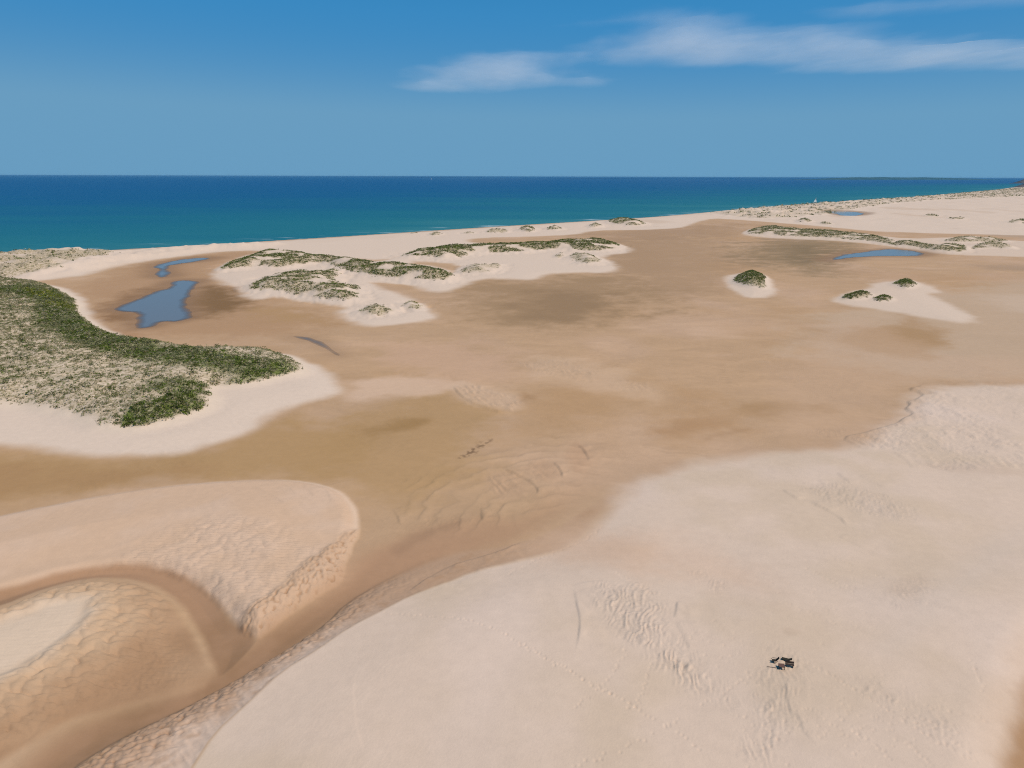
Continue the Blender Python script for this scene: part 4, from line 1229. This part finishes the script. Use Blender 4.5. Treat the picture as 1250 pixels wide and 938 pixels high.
P, d = scatter(pw, .74, 2.5, west_density)
x, y = P[:, 0], P[:, 1]
nn = fbm(x, y, 10, 3, 101)
lb = ldist(belt, x, y, 40)
bd = sst(15, 5, lb - 6 * nn)
tt = np.maximum(sst(-2, 2, sdf(toe, x, y, 8)), .75 * sst(-3, 2, sdf(lip, x, y, 8)))
gr = np.maximum(bd * (.80 + .3 * nn), tt)
rnd = vrng.random(len(P))
c = pick(STRAW, len(P))
c = np.where((rnd < .55)[:, None], pick(GREY, len(P)), c)
isg = rnd < np.clip(.22 + .9 * nn * .4 + gr * .55, 0, .80)
c = np.where(isg[:, None], np.where((vrng.random(len(P)) < .45)[:, None], pick(DARKG, len(P)), pick(GREEN, len(P))), c)
isy = (vrng.random(len(P)) < .55 * sst(-2, 3, sdf(yel, x, y, 8)))
c = np.where(isy[:, None], pick(YELLOW, len(P)), c)
isgrey = (bd > .4) & (fbm(x, y, 12, 2, 131) > .12)
c = np.where((isgrey & (vrng.random(len(P)) < .75))[:, None], pick(GREY, len(P)) * .9, c)
sz = (.65 + .75 * vrng.random(len(P)) ** 2 + .45 * gr) * (1 + .25 * sst(250, 450, np.hypot(x, y)))
bi = np.nonzero((vrng.random(len(P)) < .022 + .05 * gr * (nn > 0)) & (d > 2))[0]
bsz = 1.6 + 1.6 * vrng.random(len(bi)) ** 2
bcol = np.where((vrng.random(len(bi)) < .5)[:, None], pick(GREY, len(bi)) * .85, pick(DARKG, len(bi)))
build_scrub([tufts(zof(P), sz, sz * (.48 + .25 * gr), c, 10), tufts(zof(P[bi]), bsz, bsz * .5, bcol, 30, .26)], 'dune_scrub', 'green and straw coloured scrub covering the large dune at the left edge')
print('west tufts', len(P))

SCRUB = [  # key, spacing, cover, palette weights (dark, green, grey, straw, yellow), tuft size, label
    ('isl1_top', 1.3, 1.15, (.5, .34, .08, .08, 0), 1.8, 'long belt of dark green scrub on the ridge right of the large pool'),
    ('isl1_low', 1.35, 0.95, (.45, .27, .1, .18, 0), 1.7, 'mottled green scrub on the broken knoll below the long green ridge'),
    ('isl1_small', 1.3, .7, (.4, .1, .2, .3, 0), 1.3, 'small grey green scrub mat on the pale sand spit'),
    ('isl1_yellow', 1.2, .9, (.15, .2, .1, .15, .4), 1.3, 'small yellowish scrub mat at the tip of the pale sand spit'),
    ('isl2', 1.6, 1.15, (.55, .28, .07, .1, 0), 2.2, 'long dark green scrub belt between the tan flat and the beach'),
    ('isl2_a', 1.7, .45, (.5, .05, .2, .25, 0), 1.6, 'sparse dark scrub on the eroded sand peaks below the long belt'),
    ('isl2_b', 1.7, .5, (.4, .15, .2, .25, 0), 1.6, 'sparse scrub on the pointed sand mound near the flat'),
    ('isl2_c', 1.7, .5, (.5, .1, .2, .2, 0), 1.5, 'little dark scrub tuft left of the pointed sand mound'),
    ('strip', 1.6, 0.9, (.5, .1, .2, .2, 0), 1.9, 'long thin scrub strip above the slender right pool'),
    ('strip_b', 2.0, .55, (.5, .05, .2, .25, 0), 2.0, 'thin scrub line above the right end of the long strip'),
    ('strip_c', 2.0, .55, (.5, .05, .2, .25, 0), 2.0, 'scrub arc at the right end of the long strip'),
    ('nw', 3.2, 0.5, (.4, .12, .23, .25, 0), 2.4, 'sparse mottled scrub on the sea dunes at the upper left'),
    ('bch0', 2.5, .5, (.5, .0, .2, .3, 0), 1.9, 'faint scrub specks on the beach sand left of the darker mats'),
    ('bch1', 2.0, .75, (.4, .1, .1, .2, .2), 1.9, 'small olive scrub mound alone on the beach'),
    ('bch2', 2.4, .55, (.5, .05, .2, .25, 0), 2.2, 'thin broken scrub line on the beach crest'),
    ('bch3', 2.2, 0.95, (.5, .15, .15, .2, 0), 2.2, 'dark scrub mound on the beach crest beside the thin line'),
    ('bch4', 2.4, .6, (.5, .1, .2, .2, 0), 2.2, 'scrub mound right of the dark mound on the beach crest'),
    ('bch5', 2.4, .6, (.5, .1, .2, .2, 0), 2.2, 'low scrub hump just left of the largest beach mat'),
    ('bch6', 2.4, 1.0, (.5, .22, .13, .15, 0), 2.4, 'largest dark scrub mat on the beach crest'),
    ('bch7', 2.0, .5, (.4, .1, .2, .3, 0), 1.7, 'tiny scrub tuft on the beach nearest the left surf'),
    ('ne', 7.5, .26, (.42, .1, .24, .24, 0), 6.0, 'mottled scrub on the far coastal dunes at right'),
    ('ne_a', 2.6, .7, (.6, .1, .15, .15, 0), 2.6, 'dark scrub patch on far sand above the strip'),
    ('ne_b', 2.6, .6, (.6, .05, .2, .15, 0), 2.6, 'smaller scrub patch on far sand right of the dark patch'),
    ('ne_c', 3.2, .6, (.6, .05, .2, .15, 0), 3.0, 'dark scrub fleck on the far pale flat at right'),
    ('ne_d', 3.2, .4, (.4, .05, .25, .3, 0), 3.0, 'pale scrub flecks beside the dark fleck on the far flat'),
    ('ne_e', 3.2, .6, (.6, .05, .2, .15, 0), 3.0, 'dark scrub fleck at the right edge on the far flat'),
]


def palette(w, n):
    ps = [DARKG, GREEN, GREY, STRAW, YELLOW]
    w = np.array(w) / sum(w)
    idx = vrng.choice(5, size=n, p=w)
    c = np.zeros((n, 3), np.float32)
    for i, p in enumerate(ps):
        c = np.where((idx == i)[:, None], pick(p, n), c)
    return c


for key, sp, cover, w, size, label in SCRUB:
    W = VSHAPE[key][1]

    def dens(x, y, d, cover=cover, W=W):
        nn = fbm(x, y, max(8, W * .6), 4, 111)
        n3 = fbm(x, y, max(3, W * .2), 2, 113)
        gap = fbm(x, y, max(16, W * 1.1), 2, 115)
        return np.clip(cover + .55 * nn + .7 * n3 - 1.6 * sst(.06, .36, gap), 0, 1) * sst(-.12 * W, .12 * W, d + .18 * W * n3)
    P, d = scatter(veg[key], sp, W * .15, dens)
    if len(P) < 4:
        continue
    sz = size * (.6 + .7 * vrng.random(len(P)))
    build_scrub([tufts(zof(P), sz, sz * .42, palette(w, len(P)), 9)], 'dune_scrub', label)
    print(key, len(P))

# four shrubs standing alone on mounds
for key, label in [('hum1', 'largest dark green shrub alone on a white sand mound'), ('hum2', 'left shrub of the dark pair on pale sand'),
                   ('hum3', 'right shrub of the dark pair on pale sand'), ('hum4', 'dark shrub on pale sand above and right of the pair')]:
    pg = veg[key]
    cx, cy = pg.mean(0)
    root = bpy.data.objects.new('dune_shrub', None)
    COL.objects.link(root)
    root.location = (cx, cy, float(terrain(np.array([cx]), np.array([cy]))[0][0]))
    tag(root, label, 'shrub', 'shrubs on sand mounds')

    def dens(x, y, d):
        n3 = fbm(x, y, 5, 3, 113)
        # wind blown side towards the right stays bare
        u = (x - cx) * .75 - (y - cy) * .65
        ext = np.abs((pg - [cx, cy]) @ np.array([.75, -.65])).max()
        return np.clip(1.0 + .5 * n3 - .9 * sst(.1, .9, u / ext + .5 * n3), 0, 1) * sst(-1, 1, d + 2 * n3)
    P, d = scatter(pg, .75, 1, dens)
    sz = 1.25 * (.6 + .7 * vrng.random(len(P)))
    o = build_scrub([tufts(zof(P), sz, sz * .5, palette((.62, .22, .06, .1, 0), len(P)), 10)], 'foliage', None)
    o.data.transform(Matrix.Translation(-root.location))
    o.parent = root
    # trailing woody stems
    sv, sf = [], []
    for i in range(26):
        j = vrng.integers(len(P))
        a = vrng.random() * 2 * np.pi
        q = P[j].copy()
        pts = []
        for t in range(5):
            pts.append(q.copy())
            a += vrng.normal(0, .35)
            q = q + np.array([math.cos(a), math.sin(a)]) * .55
        pts = zof(np.array(pts))
        for t in range(4):
            p0, p1 = pts[t], pts[t + 1]
            dr = p1 - p0
            w_ = np.array([-dr[1], dr[0], 0]); w_ *= .05 / (np.linalg.norm(w_) + 1e-6)
            b0 = len(sv)
            up = np.array([0, 0, .12])
            sv += [p0 - w_, p0 + w_, p0 + up, p1 - w_, p1 + w_, p1 + up]
            sf += [(b0, b0 + 3, b0 + 5, b0 + 2), (b0 + 2, b0 + 5, b0 + 4, b0 + 1), (b0 + 1, b0 + 4, b0 + 3, b0)]
    o = mesh_np('woody_stems', np.array(sv) - np.array(root.location), np.array(sf), M_STEM, smooth=False)
    o.parent = root
    o['kind'] = 'stuff'

# ------------------------------------------------------------------ small made things
def box_part(parts, c, s, rot=None):
    """append a box (centre c, size s, optional 3x3 rotation)"""
    v = np.array([(x, y, z) for x in (-.5, .5) for y in (-.5, .5) for z in (-.5, .5)]) * np.array(s)
    if rot is not None:
        v = v @ np.array(rot).T
    v = v + np.array(c)
    f = np.array([(0, 1, 3, 2), (4, 6, 7, 5), (0, 4, 5, 1), (2, 3, 7, 6), (0, 2, 6, 4), (1, 5, 7, 3)])
    parts.append((v, f))


def build_part(name, parts, mat, parent, smooth=False):
    vs_, fs_, o0 = [], [], 0
    for v, f in parts:
        vs_.append(v); fs_.append(f + o0); o0 += len(v)
    o = mesh_np(name, np.vstack(vs_), np.vstack(fs_), mat, smooth=smooth)
    o.parent = parent
    return o


def thing(name, px, py, rz, label, cat, group=None, z=None, zg=3.9):
    x, y = G([(px, py)], zg)[0]
    zz = float(terrain(np.array([x]), np.array([y]))[0][0])
    x, y = G([(px, py)], zz)[0]
    o = bpy.data.objects.new(name, None)
    COL.objects.link(o)
    o.location = (x, y, zz if z is None else z)
    o.rotation_euler = (0, 0, rz)
    o.scale = (.86,) * 3
    return tag(o, label, cat, group)


M_WOOD = plain_mat("brown_wood", (.135, .066, .048), .7, .25, .25, 9)
M_DARKWOOD = plain_mat("dark_wood", (.050, .030, .022), .7, .25, .25, 9)
M_CANVAS = plain_mat("dark_canvas", (.040, .034, .024), .9, .1, .2, 12)

t = thing('camp_table', 953.8, 816.4, math.radians(-6), 'square brown wooden table on the bare dune among the dark seats', 'table')
for i in range(6):
    p = []; box_part(p, (-.375 + i * .15, 0, .62), (.142, .9, .04)); build_part('board', p, M_WOOD, t)
for sx in (-1, 1):
    for sy in (-1, 1):
        p = []; box_part(p, (sx * .38, sy * .38, .29), (.07, .07, .62)); build_part('leg', p, M_DARKWOOD, t)
p = []
for s_ in (-1, 1):
    box_part(p, (s_ * .40, 0, .555), (.03, .72, .08)); box_part(p, (0, s_ * .40, .553), (.72, .03, .08))
build_part('apron', p, M_DARKWOOD, t)

t = thing('bench', 963.6, 814.2, math.radians(-12), 'dark wooden bench right of the brown table', 'bench')
for i in range(3):
    p = []; box_part(p, (0, -.16 + i * .16, .44), (1.35, .15, .05)); build_part('seat_board', p, M_DARKWOOD, t)
for sx in (-1, 1):
    p = []; box_part(p, (sx * .52, 0, .205), (.07, .42, .42)); build_part('leg', p, M_DARKWOOD, t)
p = []; box_part(p, (0, .24, .70), (1.35, .05, .34), Matrix.Rotation(math.radians(-12), 3, 'X')); build_part('backrest', p, M_DARKWOOD, t)


def deck_chair(px, py, rz, label):
    t = thing('deck_chair', px, py, rz, label, 'chair', None)
    Rb = Matrix.Rotation(math.radians(-35), 3, 'X')
    p = []; box_part(p, (0, -.05, .36), (.56, .62, .04), Matrix.Rotation(math.radians(6), 3, 'X')); build_part('seat', p, M_CANVAS, t)
    p = []; box_part(p, (0, .46, .68), (.56, .04, .78), Rb); build_part('backrest', p, M_CANVAS, t)
    for s_ in (-1, 1):
        p = []; box_part(p, (s_ * .31, -.22, .20), (.05, .05, .84), Matrix.Rotation(math.radians(48), 3, 'X')); build_part('leg', p, M_DARKWOOD, t)
        p = []; box_part(p, (s_ * .30, .24, .21), (.05, .05, .80), Matrix.Rotation(math.radians(-48), 3, 'X')); build_part('leg', p, M_DARKWOOD, t)
        p = []; box_part(p, (s_ * .32, .02, .60), (.06, .66, .035)); build_part('armrest', p, M_DARKWOOD, t)
    return t


deck_chair(945.0, 808.6, math.radians(-105), 'dark deck chair left of the brown table')
t = thing('sun_lounger', 959.6, 806.8, math.radians(-24), 'low dark sun lounger behind the brown table', 'lounger')
p = []; box_part(p, (-.18, 0, .30), (1.05, .58, .06)); build_part('seat', p, M_CANVAS, t)
p = []; box_part(p, (.58, 0, .43), (.66, .58, .05), Matrix.Rotation(math.radians(-28), 3, 'Y')); build_part('backrest', p, M_CANVAS, t)
for sx, sy in ((-.6, -.24), (-.6, .24), (.45, -.24), (.45, .24)):
    p = []; box_part(p, (sx, sy, .13), (.06, .06, .29)); build_part('leg', p, M_DARKWOOD, t)
t = thing('wooden_pole', 943.5, 815.2, math.radians(-14), 'thin dark pole lying on the sand left of the brown table', 'pole')
seg = 8
pv, pf = [], []
for i, (xx, rr_) in enumerate([(-.95, .022), (-.9, .03), (.85, .035), (.92, .025)]):
    for j in range(seg):
        a = 2 * math.pi * j / seg
        pv.append((xx, rr_ * math.cos(a), .035 + rr_ * math.sin(a) + .02 * i))
for i in range(3):
    for j in range(seg):
        pf.append((i * seg + j, i * seg + (j + 1) % seg, (i + 1) * seg + (j + 1) % seg, (i + 1) * seg + j))
o = mesh_np('shaft', np.array(pv), np.array(pf), M_DARKWOOD); o.parent = t

# sailing boats
M_SAIL = plain_mat("sail_cloth", (.80, .80, .77), .8, .2, .04, 1.0)
M_HULL = plain_mat("boat_hull", (.45, .42, .38), .6, .3, .1, 1.0)
M_MAST = plain_mat("mast_wood", (.20, .14, .09), .7, .3, .1, 1.0)


def sailboat(px, py, scale, rz, label):
    x, y = G([(px, py)], 0.0)[0]
    t = bpy.data.objects.new('sailboat', None)
    COL.objects.link(t)
    t.location = (x, y, 0); t.rotation_euler = (0, 0, rz); t.scale = (scale,) * 3
    tag(t, label, 'sailboat', 'sailing boats')
    # hull: pointed at both ends
    v, f = [], []
    st = np.linspace(-4.5, 4.5, 11)
    for s_ in st:
        w_ = 1.15 * max(.03, 1 - (abs(s_) / 4.5) ** 2.2)
        zt = .75 + .5 * (abs(s_) / 4.5) ** 2
        v += [(s_, -w_, zt), (s_, -w_ * .75, .1), (s_, 0, -.45), (s_, w_ * .75, .1), (s_, w_, zt), (s_, w_ * .8, zt - .15), (s_, -w_ * .8, zt - .15)]
    for i in range(10):
        for j in range(7):
            a, b = i * 7 + j, i * 7 + (j + 1) % 7
            f.append((a, b, b + 7, a + 7))
    o = mesh_np('hull', np.array(v), np.array(f), M_HULL); o.parent = t
    p = []; box_part(p, (.8, 0, 3.8), (.16, .16, 8.4)); build_part('mast', p, M_MAST, t)
    p = []; box_part(p, (.0, .12, 6.3), (.11, .11, 11.0), Matrix.Rotation(math.radians(32), 3, 'Y')); build_part('yard', p, M_MAST, t)
    # lateen sail with belly
    n = 9
    A, B, Cc = np.array([-2.95, .1, 1.7]), np.array([2.9, .1, 10.9]), np.array([-3.6, .1, 1.5])
    A, B, Cc = np.array([2.9, .12, 10.9]), np.array([-2.9, .12, 1.7]), np.array([4.6, .12, 1.9])
    v, f = [], []
    for i in range(n):
        for j in range(n):
            a, b = i / (n - 1), j / (n - 1)
            q = A + (B - A) * a + (Cc - B) * a * b
            q = q + np.array([0, .9 * math.sin(math.pi * a) * math.sin(math.pi * b), 0])
            v.append(q)
    m_ = len(v)
    v2 = [q + np.array([0, .03, 0]) for q in v]
    for i in range(n - 1):
        for j in range(n - 1):
            a = i * n + j
            f += [(a, a + 1, a + n + 1, a + n), (a + m_, a + n + m_, a + n + 1 + m_, a + 1 + m_)]
    o = mesh_np('sail', np.array(v + v2), np.array(f), M_SAIL); o.parent = t
    return t


sailboat(994.5, 247.6, 1.35, math.radians(15), 'white sailed boat close off the beach at right')
sailboat(526.5, 219.2, 2.4, math.radians(70), 'tiny white boat far out below the horizon')

# ------------------------------------------------------------------ far land
M_HEAD = None


def land_mat(name, c1, c2, scale):
    m, nt, b, out = new_mat(name)
    geo = nt.nodes.new('ShaderNodeNewGeometry')
    n = noise_node(nt, geo.outputs['Position'], scale, 6, .65)
    rp = nt.nodes.new('ShaderNodeValToRGB')
    rp.color_ramp.elements[0].position = .40; rp.color_ramp.elements[0].color = c1 + (1,)
    rp.color_ramp.elements[1].position = .62; rp.color_ramp.elements[1].color = c2 + (1,)
    nt.links.new(n, rp.inputs[0]); nt.links.new(rp.outputs[0], b.inputs['Base Color'])
    b.inputs['Roughness'].default_value = .95
    b.inputs['Specular IOR Level'].default_value = .1
    return m


def land(name, px0, px1, py, dist_scale, prof, depth, mat, label, cat):
    """a long hill: profile prof(u) heights along px0..px1 at the sea level line py"""
    a, b = G([(px0, py)], 0)[0], G([(px1, py)], 0)[0]
    nu, nv = 160, 24
    ax = (b - a); L_ = np.linalg.norm(ax); ax = ax / L_
    nx = (a + b) / np.linalg.norm(a + b)
    u = np.linspace(0, 1, nu); w_ = np.linspace(0, 1, nv)
    UU, WW = np.meshgrid(u, w_, indexing='ij')
    px_ = a[0] + ax[0] * UU * L_ + nx[0] * WW * depth
    py_ = a[1] + ax[1] * UU * L_ + nx[1] * WW * depth
    H_ = prof(UU) * np.sin(np.pi * np.clip(WW, 0, 1)) ** .6
    H_ = H_ * (1 + .35 * fbm(px_.ravel(), py_.ravel(), L_ / 14, 4, 121).reshape(H_.shape)) - 1.0
    v = np.stack([px_, py_, H_], -1).reshape(-1, 3)
    ii = np.arange(nu * nv).reshape(nu, nv)
    f = np.stack([ii[:-1, :-1], ii[1:, :-1], ii[1:, 1:], ii[:-1, 1:]], -1).reshape(-1, 4)
    o = mesh_np(name, v, f, mat)
    if o.data.polygons[0].normal.z < 0:
        o.data.flip_normals()
    return tag(o, label, cat, kind='structure')


M_ROCK = land_mat("dark_headland", (.035, .038, .045), (.12, .105, .10), .02)
M_ISLE = land_mat("far_island", (.015, .070, .095), (.035, .095, .115), .002)  # blue-green of distance haze painted into the island's base colours
land('headland', 1230, 1420, 229.0, 1, lambda u: 40 * sst(0, .10, u) * (.7 + .4 * sst(.08, .25, u)), 700, M_ROCK, 'dark rocky headland at the right edge where the coast meets the sea', 'headland')
land('headland', 1227, 1400, 224.2, 1, lambda u: 110 * sst(0, .16, u) * (.6 + .6 * sst(.05, .25, u)), 1500, M_ROCK, 'hazy farther headland behind the dark one at the right edge', 'headland')
land('island', 945, 1235, 219.6, 1, lambda u: 66 * sst(0, .3, u) * sst(1, .55, u), 3500, M_ISLE, 'faint low island on the horizon at right', 'island')

# ------------------------------------------------------------------ clouds
def cloud(outline, alt, thick, alpha, soft, label, seed):
    pg = chaikin(G(outline, alt), 2)
    lo, hi = pg.min(0) - soft, pg.max(0) + soft
    nx_, ny_ = 150, 90
    gx, gy = np.meshgrid(np.linspace(lo[0], hi[0], nx_), np.linspace(lo[1], hi[1], ny_), indexing='ij')
    gx, gy = gx.ravel(), gy.ravel()
    d = sdf(pg, gx, gy, soft * 2)
    nz = fbm(gx, gy * .45 + gx * .08, 2600, 5, seed)
    den = sst(-soft * .45, soft * 1.25, d + soft * .9 * nz)
    zt = alt + thick * den * (1 + .4 * nz)
    zb = alt - .15 * thick * den
    ii = np.arange(nx_ * ny_).reshape(nx_, ny_)
    f = np.stack([ii[:-1, :-1], ii[1:, :-1], ii[1:, 1:], ii[:-1, 1:]], -1).reshape(-1, 4)
    keep = den[f].max(1) > .002
    f = f[keep]
    v = np.vstack([np.stack([gx, gy, zt + 1], 1), np.stack([gx, gy, zb], 1)])
    f = np.vstack([f, f[:, ::-1] + len(gx)])
    den2 = np.concatenate([den, den])
    u, inv = np.unique(f, return_inverse=True)
    o = mesh_np('cloud', v[u], inv.reshape(-1, 4), M_CLOUD, None, [('den', 'FLOAT', den2[u] * alpha)])
    tag(o, label, 'cloud', 'thin clouds')
    return o


m, nt, b, out = new_mat("thin_cloud")
at = nt.nodes.new('ShaderNodeAttribute'); at.attribute_name = 'den'
geo = nt.nodes.new('ShaderNodeNewGeometry')
mp = nt.nodes.new('ShaderNodeMapping'); mp.inputs['Scale'].default_value = (.00022, .00011, .0003); mp.inputs['Rotation'].default_value = (0, 0, math.radians(8))
nt.links.new(geo.outputs['Position'], mp.inputs['Vector'])
n = noise_node(nt, mp.outputs[0], 1.6, 8, .58)
k = math_node(nt, 'MULTIPLY', math_node(nt, 'SUBTRACT', n, .12), 1.6, True)
al = math_node(nt, 'MULTIPLY', at.outputs['Fac'], k, True)
tl = nt.nodes.new('ShaderNodeBsdfTranslucent'); tl.inputs['Color'].default_value = (.85, .85, .85, 1)
df_ = nt.nodes.new('ShaderNodeBsdfDiffuse'); df_.inputs['Color'].default_value = (.85, .85, .85, 1)
tp = nt.nodes.new('ShaderNodeBsdfTransparent')
m1_ = nt.nodes.new('ShaderNodeMixShader'); m1_.inputs[0].default_value = .35
nt.links.new(tl.outputs[0], m1_.inputs[1]); nt.links.new(df_.outputs[0], m1_.inputs[2])
m2_ = nt.nodes.new('ShaderNodeMixShader')
nt.links.new(al, m2_.inputs[0]); nt.links.new(tp.outputs[0], m2_.inputs[1]); nt.links.new(m1_.outputs[0], m2_.inputs[2])
nt.links.new(m2_.outputs[0], out.inputs['Surface'])
M_CLOUD = m
CS = lambda p: crop(440, 0, 1.543, p)
cloud(CS([(395, 100), (480, 76), (580, 47), (650, 38), (760, 45), (850, 45), (950, 60), (1050, 70), (1150, 70), (1250, 84), (1420, 100), (1420, 128), (1250, 130), (1100, 134), (850, 136), (810, 124), (640, 125), (500, 120), (420, 112)]),
      4000, 260, .40, 2500, 'long white cirrus streak across the upper right sky', 141)
cloud(CS([(75, 158), (120, 130), (180, 107), (260, 99), (380, 96), (440, 102), (370, 130), (450, 150), (430, 160), (300, 163), (180, 176), (100, 168)]), 4000, 220, .33, 2300, 'paler left tail of the cirrus streak', 151)
cloud(CS([(320, 56), (420, 38), (520, 24), (660, 20), (640, 40), (560, 47), (420, 48)]), 4100, 120, .22, 1700, 'faint wisp above the left end of the cirrus streak', 161)
cloud(CS([(850, 20), (1000, 8), (1150, -10), (1300, -20), (1300, 10), (1150, 15), (960, 30)]), 4100, 120, .20, 1500, 'faint wisp near the top right corner of the sky', 171)
tot = sum(sum(len(p.vertices) - 2 for p in o.data.polygons) if len(o.data.polygons) < 2000 else len(o.data.polygons) * (o.data.polygons[0].loop_total - 2) for o in sc.objects if o.type == 'MESH')
print('triangles', tot)

# ------------------------------------------------------------------ air
HAZE = 8.0e-6
hm = bpy.data.materials.new("haze_air"); hm.use_nodes = True
hn = hm.node_tree; hn.nodes.clear()
ho = hn.nodes.new('ShaderNodeOutputMaterial'); pv_ = hn.nodes.new('ShaderNodeVolumePrincipled')
pv_.inputs['Color'].default_value = (.36, .72, 1.0, 1); pv_.inputs['Density'].default_value = HAZE
hn.links.new(pv_.outputs[0], ho.inputs['Volume'])
p = []; box_part(p, (0, 20000, 45), (120000, 90000, 110))
o = mesh_np('haze', p[0][0], p[0][1], hm, smooth=False)
tag(o, 'thin blue haze in the air over sea and dunes', 'haze', kind='stuff')
